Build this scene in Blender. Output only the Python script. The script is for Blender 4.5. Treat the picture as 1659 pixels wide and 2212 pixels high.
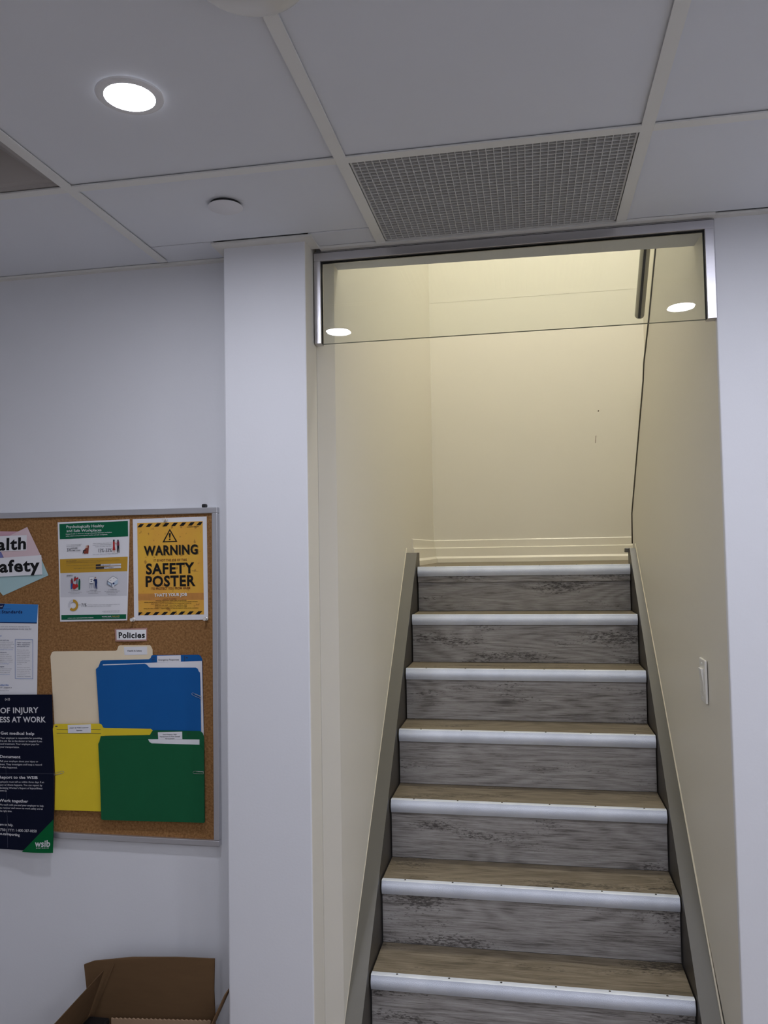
import bpy, bmesh, math, random
from mathutils import Vector, Matrix
random.seed(4)
for _o in list(bpy.data.objects): bpy.data.objects.remove(_o, do_unlink=True)
SC = bpy.context.scene
C = SC.collection
R = math.radians

# ---------------------------------------------------------------- camera
YAW, PITCH, ROLL, FPX = 0.1803, 0.0473, -0.0168, 1719.2
cam_d = bpy.data.cameras.new('camera'); cam = bpy.data.objects.new('camera', cam_d); C.objects.link(cam)
cam_d.sensor_fit = 'VERTICAL'; cam_d.sensor_height = 24.0; cam_d.lens = FPX / 2212 * 24.0
cam_d.clip_start = 0.05
fw = Vector((-math.sin(YAW)*math.cos(PITCH), math.cos(YAW)*math.cos(PITCH), math.sin(PITCH)))
r0 = Vector((math.cos(YAW), math.sin(YAW), 0)); u0 = r0.cross(fw)
rt = math.cos(ROLL)*r0 + math.sin(ROLL)*u0; up = -math.sin(ROLL)*r0 + math.cos(ROLL)*u0
cam.matrix_world = Matrix(((rt.x, up.x, -fw.x, 0), (rt.y, up.y, -fw.y, 0), (rt.z, up.z, -fw.z, 1.6), (0, 0, 0, 1)))
SC.camera = cam

# ---------------------------------------------------------------- world, exposure, lamp powers
w = bpy.data.worlds.new('world'); SC.world = w; w.use_nodes = True
w.node_tree.nodes['Background'].inputs[0].default_value = (0.5, 0.52, 0.6, 1)
w.node_tree.nodes['Background'].inputs[1].default_value = 0.05
SC.view_settings.view_transform = 'Standard'; SC.view_settings.look = 'None'
SC.view_settings.gamma = 1.0; SC.view_settings.exposure = 0.0
SC.view_settings.use_curve_mapping = False
LAMP_COOL, LAMP_POWER = (0.90, 0.92, 1.05), 330.0
WELL_COLOUR, WELL_POWER = (1.0, 0.965, 0.87), 188.0
PAPERS = {'psych': {'corners': [(-1.3369, 1.6946), (-1.1129, 1.6982), (-1.1177, 1.4137), (-1.3282, 1.4099)],
           'els': [('poly', 'p_green', [(0.024, 0.0172), (0.9772, 0.0159), (0.984, 0.1706), (0.0257, 0.1723)]), ('poly', 'p_gray', [(0.0235, 0.5064), (0.9826, 0.5163), (0.9893, 0.7583), (0.0145, 0.756)]),
                   ('poly', 'p_mustard', [(0.0187, 0.3737), (0.9834, 0.3715), (0.9819, 0.5158), (0.021, 0.5144)]), ('poly', 'p_green', [(0.0206, 0.9357), (0.9835, 0.939), (0.9844, 0.986), (0.0212, 0.9824)]),
                   ('text', 'p_white', 'Psychologically Healthy', (0.1233, 0.0626), (0.6495, 0.0664), 0.028, 0), ('text', 'p_white', 'and Safe Workplaces', (0.1249, 0.1041), (0.6128, 0.1074), 0.028, 0),
                   ('text', 'p_white', 'Research tells us there is a strong connection between workplace', (0.1214, 0.1287), (0.7648, 0.1274), 0.0103, 0),
                   ('text', 'p_white', 'safety culture and psychologically healthy and safe workplaces.', (0.1209, 0.1484), (0.7066, 0.1472), 0.0103, 0),
                   ('text', 'p_ink', 'A note reaching psychological', (0.1253, 0.2361), (0.3375, 0.2339), 0.0075, 0), ('text', 'p_ink', 'and look off than on average', (0.1248, 0.2519), (0.329, 0.2474), 0.0075, 0),
                   ('text', 'p_ink', 'When workplaces adopt policies and', (0.5015, 0.2334), (0.7614, 0.2315), 0.0075, 0),
                   ('text', 'p_ink', 'programs to address psychological', (0.5014, 0.249), (0.7574, 0.247), 0.0075, 0), ('text', 'p_ink', 'health and safety, they find', (0.5384, 0.2656), (0.7575, 0.2636), 0.0075, 0),
                   ('text', 'p_ink', 'fewer losses related to psychological safety issues', (0.5006, 0.3399), (0.8509, 0.3389), 0.0075, 0), ('text', 'p_ink', '3X', (0.1242, 0.2984), (0.1867, 0.298), 0.0346, 0),
                   ('text', 'p_ink', 'HIGHER', (0.1944, 0.2744), (0.2838, 0.2742), 0.0125, 1), ('text', 'p_ink', 'TIME LOSS', (0.1938, 0.2976), (0.3225, 0.2979), 0.0125, 1),
                   ('text', 'p_ink', '15%', (0.5711, 0.3178), (0.6489, 0.3182), 0.0374, 0), ('text', 'p_ink', '-33%', (0.656, 0.3184), (0.7596, 0.3175), 0.0374, 0),
                   ('text', 'p_ink', 'DID YOU KNOW?', (0.1212, 0.4004), (0.2683, 0.3999), 0.0086, 1),
                   ('text', 'p_ink', 'a large study of workers found that improving their workplace makes wellbeing', (0.2776, 0.4011), (0.8751, 0.4013), 0.0067, 0),
                   ('text', 'p_ink', 'in a supportive environment leads to confidence in psychological health', (0.1207, 0.4166), (0.6027, 0.4158), 0.0067, 0),
                   ('text', 'p_ink', 'more people feel psychologically safe at', (0.1214, 0.4444), (0.5277, 0.4442), 0.0067, 0),
                   ('text', 'p_ink', 'psychologically safe to be themselves', (0.2291, 0.4736), (0.5275, 0.4742), 0.0067, 0), ('text', 'p_ink', '20% stressed', (0.6204, 0.4513), (0.7483, 0.4497), 0.0077, 1),
                   ('text', 'p_ink', '35% engaged', (0.6667, 0.4769), (0.791, 0.4752), 0.0077, 1), ('text', 'p_ink', '0', (0.5346, 0.4924), (0.5439, 0.4927), 0.0048, 0),
                   ('text', 'p_ink', '20', (0.6039, 0.4925), (0.6182, 0.4928), 0.0048, 0), ('text', 'p_ink', '40', (0.6774, 0.4926), (0.6938, 0.493), 0.0048, 0),
                   ('text', 'p_ink', '60', (0.7486, 0.4927), (0.7628, 0.493), 0.0048, 0), ('text', 'p_ink', '80', (0.8196, 0.4928), (0.8359, 0.4932), 0.0048, 0),
                   ('text', 'p_ink', '100', (0.8854, 0.4928), (0.9066, 0.4932), 0.0048, 0), ('text', 'p_ink', 'BENEFITS', (0.122, 0.5468), (0.2092, 0.5467), 0.0096, 1),
                   ('text', 'p_ink', 'for WORKERS', (0.1872, 0.6972), (0.2881, 0.6961), 0.0067, 1), ('text', 'p_ink', 'greater sense of wellbeing', (0.1442, 0.7115), (0.3367, 0.712), 0.0062, 0),
                   ('text', 'p_ink', 'overall satisfaction', (0.1717, 0.7261), (0.3073, 0.7255), 0.0062, 0), ('text', 'p_ink', 'for MANAGERS', (0.457, 0.6982), (0.5585, 0.6971), 0.0067, 1),
                   ('text', 'p_ink', 'healthier, more committed and', (0.406, 0.7113), (0.6127, 0.7121), 0.0062, 0), ('text', 'p_ink', 'productive workers', (0.4385, 0.7269), (0.5765, 0.7264), 0.0062, 0),
                   ('text', 'p_ink', 'for WORKPLACES', (0.7209, 0.6972), (0.843, 0.6965), 0.0067, 1), ('text', 'p_ink', 'less absenteeism, reduced', (0.6705, 0.7112), (0.8898, 0.7113), 0.0062, 0),
                   ('text', 'p_ink', 'claims and lower risk', (0.6958, 0.7256), (0.8613, 0.7257), 0.0062, 0), ('text', 'p_ink', 'less turnover', (0.7211, 0.741), (0.8435, 0.7403), 0.0062, 0),
                   ('text', 'p_ink', '71%', (0.329, 0.8567), (0.4025, 0.8544), 0.0346, 0),
                   ('text', 'p_ink', 'of Canadian employees surveyed report some degree of concern over', (0.4188, 0.8406), (0.893, 0.8415), 0.0062, 0),
                   ('text', 'p_ink', 'psychological health and safety in their workplace', (0.4186, 0.8556), (0.7687, 0.8563), 0.0062, 0),
                   ('text', 'p_ink', 'Sources on psychological health and safety', (0.6598, 0.9033), (0.8938, 0.902), 0.0043, 0),
                   ('text', 'p_ink', 'workplace wellbeing survey of working people', (0.6379, 0.91), (0.8939, 0.9099), 0.0043, 0),
                   ('text', 'p_ink', 'national standard for working people', (0.6598, 0.9183), (0.8941, 0.9179), 0.0043, 0),
                   ('text', 'p_white', 'workplace safety / psychologically healthy workplaces', (0.124, 0.9703), (0.5093, 0.9688), 0.0086, 1),
                   ('text', 'p_white', 'WORK SAFE.', (0.6342, 0.9627), (0.7768, 0.9618), 0.0106, 1), ('text', 'p_gold', 'FOR LIFE', (0.7877, 0.9619), (0.8947, 0.961), 0.0106, 1),
                   ('text', 'p_white', 'workers compensation board of the province', (0.6342, 0.9716), (0.8948, 0.9714), 0.0038, 0),
                   ('poly', 'p_gray', [(0.537, 0.4384), (0.8946, 0.4367), (0.8955, 0.4556), (0.5383, 0.4584)]), ('poly', 'p_dark', [(0.537, 0.4384), (0.6098, 0.4375), (0.6097, 0.4566), (0.5384, 0.4574)]),
                   ('poly', 'p_gray', [(0.5383, 0.4645), (0.8956, 0.4631), (0.8959, 0.4825), (0.5396, 0.4845)]), ('poly', 'p_dark', [(0.5383, 0.4645), (0.6567, 0.4641), (0.6567, 0.4827), (0.5396, 0.4835)]),
                   ('ring', 'p_mustard', (0.207, 0.8397), 0.0737, 0.0579, 0.55, -136, 92), ('ring', 'p_gray', (0.207, 0.8397), 0.0737, 0.0579, 0.55, 92, 198),
                   ('poly', 'p_dark', [(0.2646, 0.8361), (0.3161, 0.8355), (0.3161, 0.838), (0.2646, 0.8381)]),
                   ('poly', 'p_rust', [(0.4229, 0.2511), (0.4349, 0.2489), (0.4326, 0.3243), (0.372, 0.3278), (0.3747, 0.2927), (0.3976, 0.2832)]),
                   ('poly', 'p_rust', [(0.3768, 0.2849), (0.4326, 0.2404), (0.4421, 0.2524), (0.433, 0.3284), (0.3693, 0.3229)]),
                   ('poly', 'p_dark', [(0.3605, 0.2898), (0.3975, 0.2872), (0.3974, 0.2973), (0.3746, 0.2987), (0.3649, 0.3226), (0.3506, 0.3273), (0.3544, 0.3123)]),
                   ('poly', 'p_skin', [(0.4008, 0.2474), (0.4202, 0.2439), (0.4254, 0.2666), (0.3977, 0.2708)]),
                   ('poly', 'p_red', [(0.7776, 0.2145), (0.802, 0.2132), (0.8051, 0.2619), (0.8137, 0.301), (0.7741, 0.302), (0.7793, 0.2612)]),
                   ('poly', 'p_dark', [(0.7775, 0.1979), (0.8019, 0.1976), (0.8034, 0.2132), (0.7817, 0.2185)]), ('poly', 'p_skin', [(0.7782, 0.3021), (0.7864, 0.3023), (0.7838, 0.3275), (0.7797, 0.3274)]),
                   ('poly', 'p_skin', [(0.7973, 0.3016), (0.8041, 0.3018), (0.8098, 0.3262), (0.803, 0.327)]), ('poly', 'p_skin', [(0.8035, 0.2229), (0.8498, 0.2436), (0.8472, 0.2484), (0.8035, 0.2327)]),
                   ('poly', 'p_plum', [(0.8333, 0.2179), (0.8658, 0.2169), (0.8704, 0.2588), (0.8364, 0.2608)]),
                   ('poly', 'p_dark', [(0.8364, 0.2588), (0.8677, 0.2577), (0.8713, 0.3297), (0.8603, 0.3294), (0.8557, 0.2827), (0.848, 0.3272), (0.8371, 0.3269)]),
                   ('poly', 'p_dark', [(0.8385, 0.2005), (0.8575, 0.2001), (0.8604, 0.2167), (0.8414, 0.2181)]),
                   ('poly', 'p_red', [(0.2038, 0.6185), (0.2472, 0.632), (0.2694, 0.6173), (0.2868, 0.6529), (0.2241, 0.6828), (0.1989, 0.6662)]),
                   ('poly', 'p_red', [(0.2255, 0.5651), (0.256, 0.5668), (0.2851, 0.5599), (0.2862, 0.5775), (0.2519, 0.5843), (0.2406, 0.6017), (0.2204, 0.5962)]),
                   ('poly', 'p_slate', [(0.2594, 0.5769), (0.2774, 0.5798), (0.2765, 0.625), (0.2533, 0.622)]), ('poly', 'p_plum', [(0.177, 0.5853), (0.2048, 0.5808), (0.2147, 0.6213), (0.1782, 0.6231)]),
                   ('poly', 'p_blue', [(0.1782, 0.6231), (0.2074, 0.6211), (0.195, 0.6762), (0.1767, 0.6759)]), ('poly', 'p_dark', [(0.1868, 0.5704), (0.2028, 0.5707), (0.2025, 0.5818), (0.1865, 0.5825)]),
                   ('poly', 'p_green', [(0.2902, 0.5926), (0.3178, 0.5932), (0.3132, 0.6845), (0.2869, 0.685)]), ('poly', 'p_dark', [(0.2949, 0.5777), (0.3123, 0.578), (0.312, 0.5931), (0.2946, 0.5927)]),
                   ('poly', 'p_dark', [(0.2345, 0.5512), (0.249, 0.5515), (0.2487, 0.5666), (0.2327, 0.5663)]), ('poly', 'p_white', [(0.4499, 0.5633), (0.5089, 0.562), (0.5084, 0.6246), (0.4506, 0.625)]),
                   ('poly', 'p_slate', [(0.4477, 0.5618), (0.5104, 0.5611), (0.5104, 0.5641), (0.4477, 0.5648)]), ('poly', 'p_slate', [(0.4506, 0.6235), (0.5099, 0.6222), (0.5099, 0.6262), (0.4506, 0.6275)]),
                   ('poly', 'p_slate', [(0.4593, 0.6287), (0.4636, 0.6287), (0.453, 0.6736), (0.4486, 0.6735)]), ('poly', 'p_slate', [(0.4795, 0.6276), (0.4838, 0.6276), (0.4834, 0.6717), (0.4791, 0.6716)]),
                   ('poly', 'p_slate', [(0.5012, 0.627), (0.5055, 0.6271), (0.511, 0.6712), (0.5066, 0.6711)]), ('poly', 'p_slate', [(0.4633, 0.5836), (0.4929, 0.5817), (0.4943, 0.5908), (0.464, 0.5922)]),
                   ('poly', 'p_slate', [(0.4653, 0.6037), (0.4884, 0.5992), (0.4898, 0.6092), (0.4652, 0.6112)]),
                   ('poly', 'p_navy',
                    [(0.5232, 0.5824), (0.5591, 0.5856), (0.5625, 0.6282), (0.5553, 0.6306), (0.5644, 0.6807), (0.55, 0.6805), (0.543, 0.6428), (0.5369, 0.6802), (0.5261, 0.6785), (0.5288, 0.6025), (0.5101, 0.6021),
                     (0.5029, 0.597)]),
                   ('poly', 'p_skin', [(0.5276, 0.5674), (0.5434, 0.5678), (0.5433, 0.5818), (0.5289, 0.5825)]), ('poly', 'p_dark', [(0.5262, 0.5634), (0.5449, 0.5628), (0.5448, 0.5698), (0.5261, 0.5704)]),
                   ('poly', 'p_white', [(0.7881, 0.5589), (0.8582, 0.5893), (0.773, 0.6334), (0.7027, 0.6051)]), ('poly', 'p_slate', [(0.7026, 0.6011), (0.773, 0.6314), (0.7732, 0.6683), (0.7013, 0.6385)]),
                   ('poly', 'p_ice', [(0.7141, 0.6138), (0.7615, 0.6347), (0.7617, 0.6561), (0.7128, 0.6352)]), ('poly', 'p_ice', [(0.773, 0.6334), (0.8582, 0.5893), (0.8566, 0.6341), (0.7732, 0.6683)]),
                   ('poly', 'p_navy', [(0.7815, 0.6301), (0.7994, 0.622), (0.8137, 0.6307), (0.8017, 0.6419), (0.7888, 0.6417)]),
                   ('poly', 'p_white', [(0.7852, 0.6426), (0.7995, 0.6429), (0.7977, 0.6777), (0.7891, 0.6776)]), ('poly', 'p_slate', [(0.7881, 0.5569), (0.8611, 0.5884), (0.8583, 0.5918), (0.7882, 0.5614)]),
                   ('poly', 'p_slate', [(0.7881, 0.5569), (0.7882, 0.5614), (0.7055, 0.6061), (0.7012, 0.603)]), ('poly', 'p_slate', [(0.7491, 0.596), (0.7685, 0.6024), (0.7528, 0.6046)]),
                   ('poly', 'p_slate', [(0.7919, 0.5829), (0.8111, 0.5809), (0.7969, 0.5905)])]},
 'warning': {'corners': [(-1.1035, 1.698), (-0.8818, 1.7006), (-0.8784, 1.4155), (-1.099, 1.4125)],
             'els': [('poly', 'w_yellow', [(0.0612, 0.0404), (0.9471, 0.0449), (0.9449, 0.9503), (0.0616, 0.9495)]), ('poly', 'w_brown', [(0.0599, 0.7369), (0.9434, 0.7407), (0.9457, 0.8088), (0.0597, 0.804)]),
                     ('poly', 'w_black', [(0.0629, 0.0821), (0.1012, 0.0493), (0.1574, 0.0494), (0.1165, 0.0822)]), ('poly', 'w_black', [(0.176, 0.0823), (0.2168, 0.0496), (0.2728, 0.0498), (0.2321, 0.0824)]),
                     ('poly', 'w_black', [(0.2913, 0.0825), (0.332, 0.0499), (0.3877, 0.0501), (0.3472, 0.0827)]), ('poly', 'w_black', [(0.4062, 0.0828), (0.4467, 0.0502), (0.5022, 0.0504), (0.4618, 0.0829)]),
                     ('poly', 'w_black', [(0.5206, 0.083), (0.5609, 0.0505), (0.6162, 0.0507), (0.5759, 0.0831)]), ('poly', 'w_black', [(0.6345, 0.0833), (0.6746, 0.0508), (0.7297, 0.0509), (0.6896, 0.0834)]),
                     ('poly', 'w_black', [(0.7479, 0.0835), (0.7879, 0.0511), (0.8428, 0.0512), (0.8029, 0.0836)]), ('poly', 'w_black', [(0.8609, 0.0837), (0.9008, 0.0514), (0.947, 0.0513), (0.9156, 0.0838)]),
                     ('poly', 'w_black', [(0.0603, 0.95), (0.0624, 0.9189), (0.1185, 0.9188), (0.075, 0.9495)]), ('poly', 'w_black', [(0.1359, 0.9494), (0.1793, 0.9188), (0.2353, 0.9187), (0.1919, 0.9493)]),
                     ('poly', 'w_black', [(0.2525, 0.9492), (0.2957, 0.9187), (0.3515, 0.9187), (0.3083, 0.9492)]), ('poly', 'w_black', [(0.3686, 0.9491), (0.4117, 0.9186), (0.4672, 0.9186), (0.4242, 0.949)]),
                     ('poly', 'w_black', [(0.4843, 0.9489), (0.5272, 0.9185), (0.5825, 0.9185), (0.5397, 0.9489)]), ('poly', 'w_black', [(0.5995, 0.9488), (0.6423, 0.9184), (0.6973, 0.9184), (0.6547, 0.9487)]),
                     ('poly', 'w_black', [(0.7143, 0.9486), (0.7568, 0.9183), (0.8116, 0.9183), (0.7692, 0.9486)]), ('poly', 'w_black', [(0.8285, 0.9485), (0.8709, 0.9183), (0.9255, 0.9182), (0.8832, 0.9484)]),
                     ('poly', 'w_black', [(0.5055, 0.107), (0.6065, 0.2388), (0.5804, 0.2286), (0.505, 0.1281)]), ('poly', 'w_black', [(0.6065, 0.2388), (0.4032, 0.2388), (0.4299, 0.2289), (0.5804, 0.2286)]),
                     ('poly', 'w_black', [(0.4032, 0.2388), (0.5055, 0.107), (0.505, 0.1281), (0.4299, 0.2289)]), ('poly', 'w_black', [(0.4899, 0.1507), (0.519, 0.1505), (0.51, 0.1972), (0.4968, 0.1969)]),
                     ('ring', 'w_black', (0.503, 0.2115), 0.0117, 0.0091, 0, 0, 360), ('text', 'w_shadow', 'WARNING', (0.1554, 0.3659), (0.8861, 0.3662), 0.0931, 2),
                     ('text', 'w_black', 'WARNING', (0.1476, 0.36), (0.8758, 0.3603), 0.0931, 2), ('text', 'w_red', 'IT IS NOT THE JOB OF THIS', (0.2834, 0.4252), (0.728, 0.4276), 0.0233, 1),
                     ('text', 'w_black', 'SAFETY', (0.174, 0.545), (0.8271, 0.5455), 0.1043, 2), ('text', 'w_black', 'POSTER', (0.1671, 0.6676), (0.8398, 0.6691), 0.1043, 2),
                     ('text', 'w_red', 'TO PROTECT YOU FROM HARM', (0.2437, 0.7014), (0.7672, 0.702), 0.0233, 1), ('text', 'w_shadow', "THAT'S YOUR JOB", (0.2899, 0.7728), (0.7276, 0.7716), 0.0317, 1),
                     ('text', 'w_white', "THAT'S YOUR JOB", (0.2846, 0.7689), (0.7238, 0.7677), 0.0317, 1), ('text', 'w_red', 'which includes:', (0.4006, 0.7992), (0.5854, 0.7971), 0.013, 0),
                     ('text', 'w_black', 'workplace wellness', (0.7358, 0.0995), (0.8964, 0.0979), 0.0093, 1),
                     ('text', 'w_black', 'following organization safety rules and guidelines', (0.3009, 0.8121), (0.7162, 0.8122), 0.0084, 1),
                     ('text', 'w_black', 'making yourself aware of all hazards associated with that job and your specific worksite', (0.1447, 0.8262), (0.866, 0.8266), 0.0084, 1),
                     ('text', 'w_black', "never taking a part or doing equipment you haven't been trained on", (0.2404, 0.8428), (0.7808, 0.8424), 0.0084, 1),
                     ('text', 'w_black', 'doing your job safely - and acting responsibly daily', (0.2905, 0.8587), (0.7216, 0.8587), 0.0084, 1),
                     ('text', 'w_black', 'Doing more to share anything you see which is unsafe', (0.2902, 0.874), (0.7213, 0.8738), 0.0084, 1),
                     ('text', 'w_black', 'taking the safety initiative - suggesting ways to improve health & safety in the workplace', (0.1353, 0.8873), (0.8736, 0.889), 0.0084, 1)]},
 'navy': {'corners': [(-1.6409, 1.1978), (-1.3482, 1.2042), (-1.3327, 0.7688), (-1.6243, 0.7696)],
          'els': [('poly', 'n_green', [(0.9958, 0.7957), (1.0016, 1.0), (0.6586, 1.0105)]), ('text', 'n_white', 'IN CASE', (0.1156, 0.1238), (0.3812, 0.1228), 0.0372, 1),
                  ('text', 'n_white', 'OF INJURY', (0.4276, 0.1227), (0.8471, 0.1187), 0.0372, 1), ('text', 'n_white', 'OR ILLNESS', (0.1131, 0.1837), (0.5297, 0.1819), 0.0372, 1),
                  ('text', 'n_white', 'AT WORK', (0.5519, 0.1818), (0.9248, 0.1796), 0.0372, 1), ('text', 'n_white', 'Get medical help', (0.4247, 0.2624), (0.7951, 0.2629), 0.0191, 1),
                  ('text', 'n_white', 'Your employer is responsible for providing', (0.4236, 0.2911), (0.8801, 0.288), 0.0117, 0),
                  ('text', 'n_white', 'first aid. Go to the doctor or hospital if you', (0.4155, 0.3098), (0.8793, 0.308), 0.0117, 0),
                  ('text', 'n_white', 'need treatment. Your employer pays for', (0.4149, 0.3296), (0.8494, 0.3273), 0.0117, 0), ('text', 'n_white', 'your transportation.', (0.4189, 0.3488), (0.6312, 0.349), 0.0117, 0),
                  ('text', 'n_white', 'Document', (0.4123, 0.4164), (0.6383, 0.4163), 0.0191, 1), ('text', 'n_white', 'Tell your employer about your injury or', (0.4116, 0.4427), (0.8351, 0.4384), 0.0117, 0),
                  ('text', 'n_white', 'illness. They investigate and keep a record', (0.4019, 0.4636), (0.8739, 0.4586), 0.0117, 0),
                  ('text', 'n_white', 'of what happened.', (0.4016, 0.4822), (0.6044, 0.4819), 0.0117, 0), ('text', 'n_white', 'Report to the WSIB', (0.3987, 0.5514), (0.8258, 0.5456), 0.0191, 1),
                  ('text', 'n_white', 'Employers must tell us within three days if an', (0.3865, 0.5777), (0.8949, 0.5691), 0.0117, 0),
                  ('text', 'n_white', 'injury or illness happens. You can report by', (0.391, 0.5977), (0.8757, 0.5897), 0.0117, 0),
                  ('text', 'n_white', "submitting Worker's Report of Injury/Illness", (0.3891, 0.6173), (0.8784, 0.6092), 0.0117, 0), ('text', 'n_white', '(Form 6).', (0.3945, 0.6345), (0.487, 0.6336), 0.0117, 0),
                  ('text', 'n_white', 'Work together', (0.4021, 0.7012), (0.721, 0.6988), 0.0191, 1), ('text', 'n_white', 'We work with you and your employer to help', (0.4024, 0.7248), (0.8929, 0.7189), 0.0117, 0),
                  ('text', 'n_white', 'you recover and return to work safely and at', (0.3972, 0.7453), (0.8843, 0.7374), 0.0117, 0), ('text', 'n_white', 'the right time.', (0.4066, 0.7644), (0.5433, 0.7635), 0.0117, 0),
                  ('text', 'n_white', "We're here to help.", (0.3073, 0.8528), (0.5576, 0.8528), 0.017, 0), ('text', 'n_white', '1-800-387-0750', (0.2313, 0.8851), (0.4743, 0.8862), 0.017, 0),
                  ('text', 'n_white', '|', (0.4843, 0.8869), (0.487, 0.8869), 0.017, 0), ('text', 'n_white', 'TTY: 1-800-387-0050', (0.5006, 0.887), (0.8215, 0.8801), 0.017, 0),
                  ('text', 'n_white', 'wsibon.ca/reporting', (0.3334, 0.9104), (0.6325, 0.9128), 0.017, 1), ('text', 'n_white', 'wsib', (0.8072, 0.9688), (0.9699, 0.9619), 0.0415, 1),
                  ('text', 'n_white', 'O N T A R I O', (0.8229, 0.9792), (0.9585, 0.9733), 0.0064, 1), ('text', 'n_white', '(a))', (0.4844, 0.0358), (0.54, 0.0348), 0.0138, 0),
                  ('poly', 'n_crease', [(0.4904, 0.7891), (0.4941, 0.789), (0.5041, 0.9894), (0.5005, 0.9896)]), ('poly', 'n_crease', [(0.4102, 0.5164), (0.9936, 0.507), (0.9936, 0.5086), (0.4102, 0.518)]),
                  ('poly', 'n_crease', [(0.4773, 0.4766), (0.4801, 0.4765), (0.4904, 0.7891), (0.4877, 0.7891)])]},
 'standards': {'corners': [(-1.6214, 1.4644), (-1.3951, 1.4591), (-1.4012, 1.1656), (-1.6187, 1.1642)],
               'els': [('poly', 's_blue', [(0.0037, 0.0015), (0.9981, 0.0), (0.984, 0.1761), (0.0037, 0.183)]), ('poly', 's_navy', [(0.0037, 0.183), (0.984, 0.1761), (0.9843, 0.1855), (0.0037, 0.1928)]),
                       ('poly', 's_navy', [(0.2585, 0.003), (0.516, 0.0028), (0.4866, 0.0503), (0.2589, 0.0535)]), ('text', 's_navy', 'Employment', (0.0678, 0.0997), (0.4544, 0.0944), 0.0303, 2),
                       ('text', 's_navy', 'Standards', (0.4715, 0.0942), (0.7728, 0.0899), 0.0303, 2), ('text', 's_navy', 'at your workplace', (0.4109, 0.0548), (0.611, 0.0494), 0.0056, 1),
                       ('text', 'n_white', 'and', (0.4233, 0.0341), (0.4863, 0.0323), 0.0159, 0), ('text', 's_grey', 'protects employees and sets minimum standards for', (0.1836, 0.2318), (0.895, 0.2215), 0.0088, 0),
                       ('text', 's_navy', 'prohibits employers from penalizing employees in any way for', (0.1196, 0.2552), (0.9144, 0.2435), 0.0088, 1),
                       ('text', 's_bluetext', 'You have a right to know', (0.1456, 0.3239), (0.4813, 0.318), 0.012, 1), ('text', 's_navy', 'Hours of work, overtime and pay', (0.1844, 0.3626), (0.59, 0.3576), 0.0088, 1),
                       ('text', 's_grey', 'There are limits on how many hours in a week you may work', (0.1845, 0.381), (0.6505, 0.3739), 0.0072, 0),
                       ('text', 's_grey', 'and rules about breaks and employee scheduling', (0.1846, 0.3993), (0.6604, 0.3925), 0.0072, 0),
                       ('text', 's_grey', 'Most employees can be asked to work overtime', (0.1847, 0.4171), (0.6208, 0.4109), 0.0072, 0),
                       ('text', 's_grey', 'at a higher rate after forty four hours, generally monthly', (0.1848, 0.4354), (0.6567, 0.4284), 0.0072, 0),
                       ('text', 's_bluetext', 'visit our page on "Overtime" for more', (0.185, 0.4533), (0.6457, 0.4473), 0.0072, 0),
                       ('text', 's_navy', 'Vacation and leaves of absence', (0.1851, 0.481), (0.554, 0.4757), 0.0088, 1),
                       ('text', 's_grey', 'most workers earn vacation after number of days', (0.1852, 0.5001), (0.5907, 0.4949), 0.0072, 0),
                       ('text', 's_grey', 'there are a number of leaves for absence', (0.1854, 0.5184), (0.6268, 0.5123), 0.0072, 0),
                       ('text', 's_grey', 'such as pregnancy and personal leave', (0.1855, 0.5362), (0.6271, 0.5302), 0.0072, 0),
                       ('text', 's_grey', 'including family caregiver, critical', (0.1856, 0.5553), (0.6428, 0.5488), 0.0072, 0),
                       ('text', 's_grey', 'illness or emergency "employee" leave', (0.1857, 0.5736), (0.6432, 0.5675), 0.0072, 0),
                       ('text', 's_bluetext', 'more at our page on holidays', (0.1858, 0.5906), (0.5944, 0.5851), 0.0072, 0), ('text', 's_navy', 'Minimum wage', (0.186, 0.6178), (0.5233, 0.614), 0.0088, 1),
                       ('text', 's_grey', 'Most workers are entitled to minimum wage', (0.1861, 0.6381), (0.6318, 0.6324), 0.0072, 0),
                       ('text', 's_grey', 'to know the current rates and amount', (0.1862, 0.656), (0.6149, 0.6504), 0.0072, 0),
                       ('text', 's_grey', 'for your job check the minimum page and', (0.1863, 0.6738), (0.6025, 0.6684), 0.0072, 0),
                       ('text', 's_bluetext', 'visit minimum wage / entitlements', (0.1864, 0.6925), (0.6061, 0.6871), 0.0072, 0), ('text', 's_navy', 'Other employment', (0.7037, 0.3783), (0.8978, 0.3776), 0.0096, 1),
                       ('text', 's_navy', 'rights, exemptions', (0.7042, 0.3979), (0.8933, 0.3973), 0.0096, 1), ('text', 's_navy', 'and special rules', (0.7047, 0.4176), (0.8801, 0.4163), 0.0096, 1),
                       ('text', 's_grey', 'There are other rights,', (0.7054, 0.4491), (0.8797, 0.4487), 0.0068, 0), ('text', 's_grey', 'exemptions and special', (0.7058, 0.4671), (0.896, 0.4664), 0.0068, 0),
                       ('text', 's_grey', 'rules not listed on this', (0.7062, 0.485), (0.8858, 0.4837), 0.0068, 0), ('text', 's_grey', 'poster, including rights', (0.7066, 0.5012), (0.8907, 0.5007), 0.0068, 0),
                       ('text', 's_grey', 'to severance pay and', (0.707, 0.5182), (0.8805, 0.517), 0.0068, 0), ('text', 's_grey', 'special rules for', (0.7074, 0.5353), (0.838, 0.5346), 0.0068, 0),
                       ('text', 's_grey', 'assignment employees', (0.7078, 0.5532), (0.8967, 0.5518), 0.0068, 0), ('text', 's_grey', 'of temporary help', (0.7082, 0.5693), (0.8516, 0.5685), 0.0068, 0),
                       ('text', 's_grey', 'agencies.', (0.7086, 0.5864), (0.7792, 0.5864), 0.0068, 0), ('text', 's_grey', 'Sometimes a court needs', (0.7094, 0.6187), (0.8942, 0.6183), 0.0068, 0),
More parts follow.
